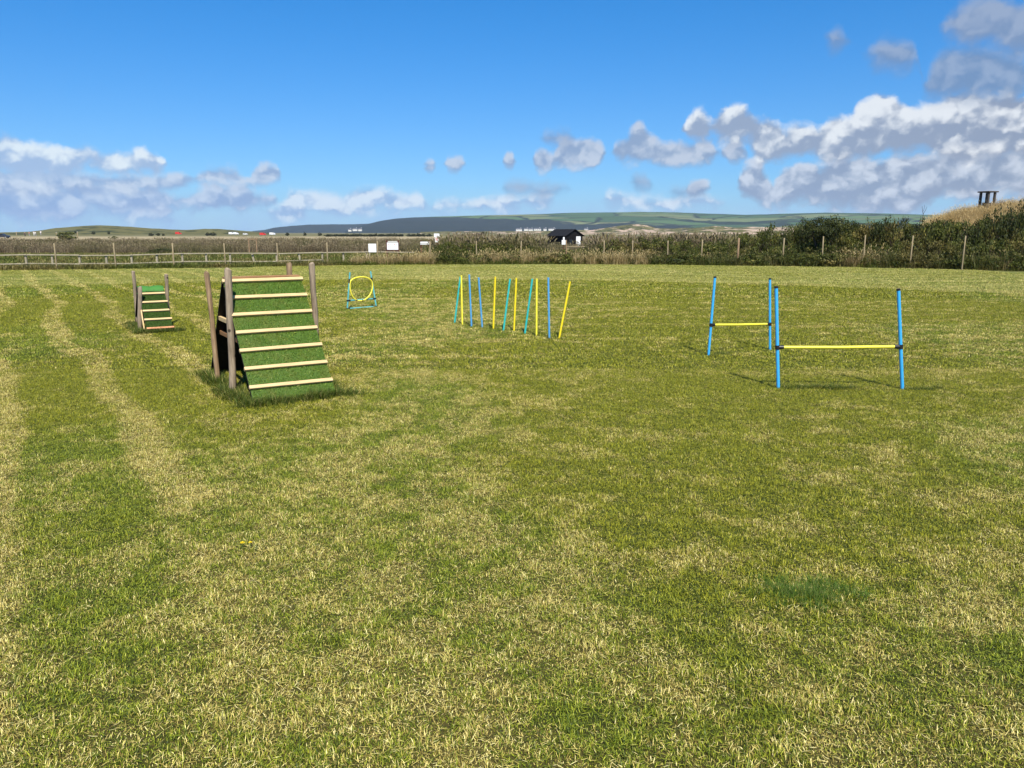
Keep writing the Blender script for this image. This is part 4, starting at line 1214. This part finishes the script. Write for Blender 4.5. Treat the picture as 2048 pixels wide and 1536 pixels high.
def ramp_frame(o, w, b, h, zs, turfm, nblade, slat_mats, panel_t=.018, top_gap=.012):
    """two boarded slopes leaning on each other; x across, y from front (-b) to back (+b)"""
    mb = MB(); xr = w / 2 - .05; k_ = .93
    mb.add([(xr, -b * k_, -.02), (xr, b * k_, -.02), (xr, 0, h * .95), (xr + .012, -b * k_, -.02), (xr + .012, b * k_, -.02), (xr + .012, 0, h * .95)], [(0, 1, 2), (5, 4, 3), (0, 3, 4, 1), (1, 4, 5, 2), (2, 5, 3, 0)])
    mb.build('added_dark_panel', PLY, o)  # added dark sheet, blocks light and view through the frame so the inside stays black
    for sgn in (-1, 1):
        p0 = Vector((0, sgn * b, 0)); p1 = Vector((0, sgn * top_gap, h))
        d = (p1 - p0); L_ = d.length; d.normalize()
        nr = Vector((0, sgn * d.z, -sgn * d.y)); 
        if nr.z < 0: nr = -nr
        rot = Matrix((Vector((1, 0, 0)), d, nr)).transposed()
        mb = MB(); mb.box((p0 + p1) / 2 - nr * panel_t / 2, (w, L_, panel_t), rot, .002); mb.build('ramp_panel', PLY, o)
        link('turf_cover', turf_sheet(w - .004, (p0.y, p0.z), (p1.y, p1.z), .004, turfm, nblade, 5 + sgn), None, o)
        for k, z in enumerate(zs):
            t = z / h
            c_ = p0.lerp(p1, t) + nr * .019
            sh_ = random.uniform(-.006, .006)
            mb = MB(); mb.box((0, 0, 0), (w + (.012 if sgn < 0 else -.03) + random.uniform(-.008, .01), .036, .034), None, .003)
            s_ = mb.build('slat', slat_mats[k % len(slat_mats)], o)
            s_.location = c_ + Vector((sh_, 0, 0)); s_.rotation_euler = rot.to_euler(); s_.rotation_euler.rotate_axis('Z', random.uniform(-.006, .006))
def frame_post(o, x, y, tx, ty, tz, r, m_, name='post'):
    mb = MB(); n_ = 7
    pts = []; rr = []
    for i in range(n_):
        t = i / (n_ - 1); z = -.25 + (tz + .25) * t; k = max(0, z / tz)
        pts.append((x + (tx - x) * k + random.uniform(-.004, .004), y + (ty - y) * k + random.uniform(-.004, .004), z)); rr.append(r * random.uniform(.94, 1.06))
    pts.append((tx, ty, tz + .004)); rr.append(r * .85)
    mb.tube(pts, rr, 10, True, .03)
    return mb.build(name, m_, o, True)
big_a = empty('a_frame_ramp', (-2.626, 8.147, 0), R(32.2))
tag(big_a, 'large turf-covered A-frame ramp with seven pale slats and timber posts', 'ramp')
bw, bb, bh = .81, .992, 1.13
ramp_frame(big_a, bw, bb, bh, [.135 + (bh - .03 - .135) * k / 6 for k in range(7)], TURFM, 16000, [SLATW])
mb = MB(); mb.box((.005, .03, bh + .012), (bw - .03, .10, .02), None, .003); mb.build('ridge_board', RIDGEW, big_a)
for zz, xx, m_ in ((.70, -bw / 2 + .02, SLATW), (.53, -bw / 2 + .05, RIDGEW)):
    hy = bb * (1 - zz / bh) - .03
    mb = MB(); mb.box((xx, 0, zz), (.03, 2 * hy - .02, .045), None, .003); mb.build('brace', m_, big_a)
for (x, y, tx, ty, tz, r, m_) in ((-.447, -.33, -.405, -.31, 1.235, .036, POSTW), (-.44, .40, -.47, .40, 1.18, .027, POSTB), (.545, -.04, .525, -.03, 1.265, .031, POSTW), (.455, .575, .45, .56, 1.25, .03, POSTB)):
    frame_post(big_a, x, y, tx, ty, tz, r, m_)
small_a = empty('a_frame_ramp', (-6.161, 13.161, 0), R(32.1))
tag(small_a, 'small narrow turf-covered A-frame ramp with five slats and a rounded top', 'ramp')
sw, sb, sh_ = .40, .84, .70
ramp_frame(small_a, sw, sb, .685, [.055 + .52 * k / 4 for k in range(5)], TURFD, 5000, [SLATO, SLATW, SLATW, SLATW, SLATW], top_gap=.05)
# turf folded over the ridge
prof = []
for k in range(13):
    a_ = math.pi * k / 12
    prof.append((-.135 * math.cos(a_), .585 + .125 * math.sin(a_)))
mb = MB(); vs_ = []; fs_ = []
for ix in range(7):
    x = -sw / 2 + sw * ix / 6
    for (yy, zz) in prof: vs_.append((x, yy, zz + .008 * math.sin(ix * 1.7)))
for ix in range(6):
    for k in range(12):
        a_ = ix * 13 + k; fs_.append((a_, a_ + 1, a_ + 14, a_ + 13))
mb.add(vs_, fs_); mb.add([(x, y * .97, z - .012) for x, y, z in vs_], [f[::-1] for f in fs_])
rt = mb.build('ridge_turf', paint('ridge_turf_green', (.05, .19, .03), .7), small_a, True); rt['label'] = 'bright green turf folded over the top'
mb = MB(); mb.box((0, 0, .655), (sw - .01, .06, .05)); mb.build('ridge_board', RIDGEW, small_a)
L0 = Matrix.Rotation(-R(32.1), 3, 'Z')
def loc_s(v): return L0 @ (Vector(v) - Vector((-6.161, 13.161, 0)))
for base, top, r, m_ in (((-6.67, 13.65), (266.5, 543.5, 13.6), .03, POSTW), ((-6.20, 12.74), (279.5, 574.3, 12.75), .034, POSTW), ((-6.05, 13.5), (332.6, 549.8, 13.5), .03, POSTW)):
    p = loc_s((base[0], base[1], 0)); q = loc_s(at(*top))
    frame_post(small_a, p.x, p.y, q.x, q.y, q.z, r, m_)
mb = MB(); mb.box((-sw / 2 - .012, -.40, .26), (.02, .05, .62), Matrix.Rotation(-.55, 3, 'X'), .003); mb.build('strut', SLATW, small_a)

# ------------------------------------------------------------------ weave poles
WP = [('t', 909.1, 647.3, 920.6, 553.5), ('p', 924.7, 650, 922.6, 550.8), ('b', 943.1, 653.9, 938.4, 549.1), ('b', 964.6, 656.3, 957.2, 555), ('y', 986.6, 658.9, 990.6, 553.5), ('t', 1006.7, 662.5, 1020.1, 557.7),
      ('y', 1027.9, 662.2, 1032.7, 555.7), ('t', 1049.5, 669.1, 1064.7, 557.7), ('p', 1072.9, 672.4, 1073.5, 557.3), ('b', 1098.6, 676.6, 1096.6, 555), ('y', 1117.8, 679, 1140.1, 563)]
WL = ['teal weave pole crossing behind a yellow pole at the end of the row', 'yellow weave pole that the teal end pole leans behind', 'tall blue weave pole next to the crossing yellow and teal pair', 'blue weave pole leaning towards the other blue pole',
      'yellow weave pole between the leaning blue pole and a teal pole', 'teal weave pole, in the middle of the row, between two yellow poles', 'yellow weave pole between the two leaning teal poles', 'teal weave pole leaning towards an upright yellow pole', 'upright yellow weave pole beside the lone blue pole',
      'blue weave pole between two yellow poles at the row end', 'yellow weave pole tilting strongly outwards at the end of the row']
PM = {'t': TEAL, 'y': YEL, 'p': YEL2, 'b': BLU2}
for (k, u0, v0, u1, v1), lab in zip(WP, WL):
    b_ = G(u0, v0); t_ = at(u1, v1, b_.y + random.uniform(-.01, .05))
    o = empty('weave_pole', b_)
    d = t_ - b_
    mb = MB(); mb.tube([d * -.02, d * .3, d * .985], .0155, 14); mb.build('tube', PM[k], o, True)
    mb = MB(); mb.tube([d * .984, d * .996, d], [.017, .017, .011], 14); mb.build('end_cap', PM[k], o, True)
    mb = MB(); mb.tube([d * -.17, d * -.01], [.002, .008], 8); mb.build('spike', METAL, o)
    tag(o, lab, 'pole', 'weave poles in a row on the lawn')
    lush_line(b_, b_ + Vector((.05, 0, 0)), 3, .05, .35, .6)

# ------------------------------------------------------------------ hurdle jumps
def jump(pl, pr, vl, vr, tube_m, label, rad):
    (a0, a1), (b0, b1) = pl, pr
    A = G(*a0); B = G(*b0); At = at(*a1, A.y + .03); Bt = at(*b1, B.y + .03)
    o = empty('hurdle_jump', (A + B) / 2); O = Vector(o.location)
    J = []
    for P0, P1, vv in ((A, At, vl), (B, Bt, vr)):
        d = P1 - P0; s_ = P0 - O
        mb = MB(); mb.tube([s_ - d * .04, s_ + d * .5, s_ + d * .985], rad, 16); ps = mb.build('post', tube_m, o, True)
        mb = MB(); mb.tube([s_ + d * .98, s_ + d * .996, s_ + d], [rad * 1.1, rad * 1.1, rad * .8], 16); mb.build('cap', BLK, ps, True)
        # height of the clamp on the post
        lo, hi = 0.0, 1.0
        for _ in range(30):
            m_ = (lo + hi) / 2; q = P0 + d * m_
            if ray_v(q) > vv: lo = m_
            else: hi = m_
        J.append((s_ + d * lo, d.normalized()))
    (pa, da), (pb, db) = J
    bar = (pb - pa).normalized()
    off = Vector((0, -rad * .2, 0))
    mb = MB(); mb.tube([pa + bar * rad * 2.0, (pa + pb) / 2 + Vector((0, 0, -.004)), pb - bar * rad * 2.0], rad * .92, 14); mb.build('bar', YEL2, o, True)
    for pp, dd, sg in ((pa, da, 1), (pb, db, -1)):
        mb = MB(); mb.tube([pp - dd * .021, pp + dd * .021], rad * 1.38, 16)
        mb.tube([pp + bar * sg * rad * .6, pp + bar * sg * rad * 3.6], rad * 1.2, 14); mb.build('clamp', BLK, o, True)
    tag(o, label, 'jump')
    return A, B
def ray_v(q):
    x, y, z = q.x, q.y, q.z - EYE
    d = y * math.cos(PITCH) - z * math.sin(PITCH); return 768 - FPX * (y * math.sin(PITCH) + z * math.cos(PITCH)) / d
A1, B1 = jump(((1556.5, 777.9), (1552.2, 572.2)), ((1804.6, 780), (1796.8, 577)), 694.6, 693.2, BLU, 'blue hurdle jump with a long yellow bar, the wider of the two', .0175)
A2, B2 = jump(((1416.8, 712.3), (1430.1, 552.5)), ((1539.9, 700.6), (1539.7, 556.2)), 649.7, 647.9, BLU, 'blue hurdle jump with a short yellow bar and one leaning post', .0165)
lush_line(A1 + Vector((.1, 0, 0)), A1.lerp(B1, .65), 46, .05, .4, .75)
lush_line(B1, B1 + Vector((.45, .05, 0)), 20, .05, .35, .6)
lush_line(A2 + Vector((.1, 0, 0)), A2.lerp(B2, .5), 18, .06, .35, .6)

# ------------------------------------------------------------------ hoop jump
hb, hr_ = G(694.5, 619), G(752.5, 614.5)
o = empty('hoop_jump', (hb + hr_) / 2); O = Vector(o.location)
tag(o, 'yellow ring hoop jump held in a teal tube frame', 'hoop')
ht, hrt = at(699.8, 544.5, hb.y + .06), at(741, 542.5, hr_.y + .06)
SB = []
for P0, P1 in ((hb, ht), (hr_, hrt)):
    mb = MB(); mb.tube([P0 - O, P1 - O], .0165, 12); mb.build('post', TEALD, o, True); SB.append((P0 - O, P1 - P0))
def onp(i, t): return SB[i][0] + SB[i][1] * t
for t, nm in ((.24, 'cross_bar'), (.022, 'base_bar')):
    mb = MB(); mb.tube([onp(0, t), onp(1, t)], .015, 12); mb.build(nm, TEALD, o, True)
    for i in (0, 1):
        p = onp(i, t); q = onp(1 - i, t); d = (q - p).normalized()
        mb = MB(); mb.tube([p - d * .022, p + d * .055], .0215, 12); mb.build('connector', BLK, o, True)
# ring, wide above and drawn in below as in the photograph
cpt = [(700.2, 566), (703, 560), (712, 555.5), (723, 554), (733, 555), (740, 559), (744, 563.5), (745, 573), (743.5, 582), (739, 591), (732, 598), (725, 601), (719, 601.3), (713, 600.5), (706, 594), (701.5, 584), (699.8, 574)]
ctr = [at(a_, b_, hb.y + .03 + (hr_.y - hb.y) * (a_ - 694.5) / 58 - .03) - O for a_, b_ in cpt]
nC = len(ctr); ring = []
for i in range(nC):
    p0, p1, p2, p3 = ctr[i - 1], ctr[i], ctr[(i + 1) % nC], ctr[(i + 2) % nC]
    for s_ in range(4):
        t = s_ / 4
        ring.append(.5 * ((2 * p1) + (p2 - p0) * t + (2 * p0 - 5 * p1 + 4 * p2 - p3) * t * t + (3 * p1 - p0 - 3 * p2 + p3) * t ** 3))
ring.append(ring[0].copy()); 
mb = MB(); mb.tube(ring, .0155, 12, False); mb.build('hoop_ring', YEL2, o, True)
for i, (tt, idx) in enumerate(((.72, 1), (.72, 6))):
    a_ = onp(i, tt); b_ = ctr[idx]
    mb = MB(); mb.tube([a_, b_], .014, 10); d = SB[i][1].normalized(); mb.tube([a_ - d * .01, a_ + d * .08], .0195, 12)
    mb.build('connector', BLK, o, True)
for idx in (11, 13):
    d = (ctr[idx + 1] - ctr[idx - 1]).normalized()
    mb = MB(); mb.tube([ctr[idx] - d * .012, ctr[idx] + d * .012], .021, 12); mb.build('connector', BLK, o, True)

# ------------------------------------------------------------------ lush tufts
def big_local(x, y): return Vector(big_a.matrix_basis @ Vector((x, y, 0)))
def small_local(x, y): return Vector(small_a.matrix_basis @ Vector((x, y, 0)))
bpy.context.view_layer.update()
lush_line(big_local(-.5, -bb - .03), big_local(.5, -bb - .05), 90, .05, .45, 1.2)
lush_line(big_local(-.6, -bb - .08), big_local(.6, -bb - .1), 60, .09, .25, .6)
lush_line(big_local(-.47, -bb + .05), big_local(-.47, bb * .9), 120, .05, .6, 1.15)
lush_line(big_local(.47, -bb + .05), big_local(.47, bb * .5), 40, .04, .6, 1.1)
lush_line(small_local(-.3, -sb - .03), small_local(.3, -sb - .03), 45, .05, .7, 1.2)
lush_line(small_local(-.28, -sb), small_local(-.28, sb), 45, .06, .6, 1.1)
gp = G(1612, 1190)
for i in range(150):
    put(gp.x + rng.normal(0, .11), gp.y + rng.normal(0, .055), 0, rng.uniform(.3, .5), rng.integers(4, 7))
scatter('lush_tufts', P, rng.uniform(0, 6.28, len(P)), S, VI, tuft, 'longer lush green grass left uncut around the equipment', 'grass')

# ------------------------------------------------------------------ dandelions
for (u, v, s_) in ((486, 1092, .85), (501.5, 1091, .72)):
    b_ = G(u, v + 8)
    o = empty('dandelion', b_, random.uniform(0, 6))
    tag(o, 'yellow dandelion flower low in the mown grass', 'flower', 'pair of dandelions in the lawn')
    mb = MB(); mb.tube([(0, 0, -.01), (.003, 0, .025), (0, 0, .038)], [.002, .0018, .0016], 6); mb.build('stem', STEM, o)
    mb = MB(); vs_ = []; fs_ = []
    for ring_, (rr, el, nn) in enumerate(((.013, .25, 18), (.010, .7, 14), (.006, 1.15, 9))):
        for k in range(nn):
            a_ = 6.283 * k / nn + ring_ * .3; w_ = .0022
            d = Vector((math.cos(a_) * math.cos(el), math.sin(a_) * math.cos(el), math.sin(el))); s2 = Vector((-math.sin(a_), math.cos(a_), 0))
            c0 = Vector((0, 0, .038)); k0 = len(vs_)
            vs_ += [c0 + s2 * w_ * .5 * s_, c0 - s2 * w_ * .5 * s_, c0 + d * rr * s_ - s2 * w_ * s_, c0 + d * rr * s_ * 1.06, c0 + d * rr * s_ + s2 * w_ * s_]
            fs_.append((k0, k0 + 1, k0 + 2, k0 + 3, k0 + 4))
    mb.add(vs_, fs_); mb.build('petals', PETAL, o)

# ------------------------------------------------------------------ haze
mb = MB(); mb.box((0, 3000, 84), (14000, 7600, 172))
hz_ = mb.build('haze', None)
m = bpy.data.materials.new('haze'); m.use_nodes = True; nt = m.node_tree; nt.nodes.clear()
pv = N(nt, 'ShaderNodeVolumePrincipled', {'Color': (.62, .78, 1.0, 1), 'Density': 5.5e-5, 'Anisotropy': 0.0})
N(nt, 'ShaderNodeOutputMaterial', {'Volume': pv.outputs[0]})
hz_.data.materials.append(m)
tag(hz_, 'thin blue haze over the distance', 'haze', kind='stuff')
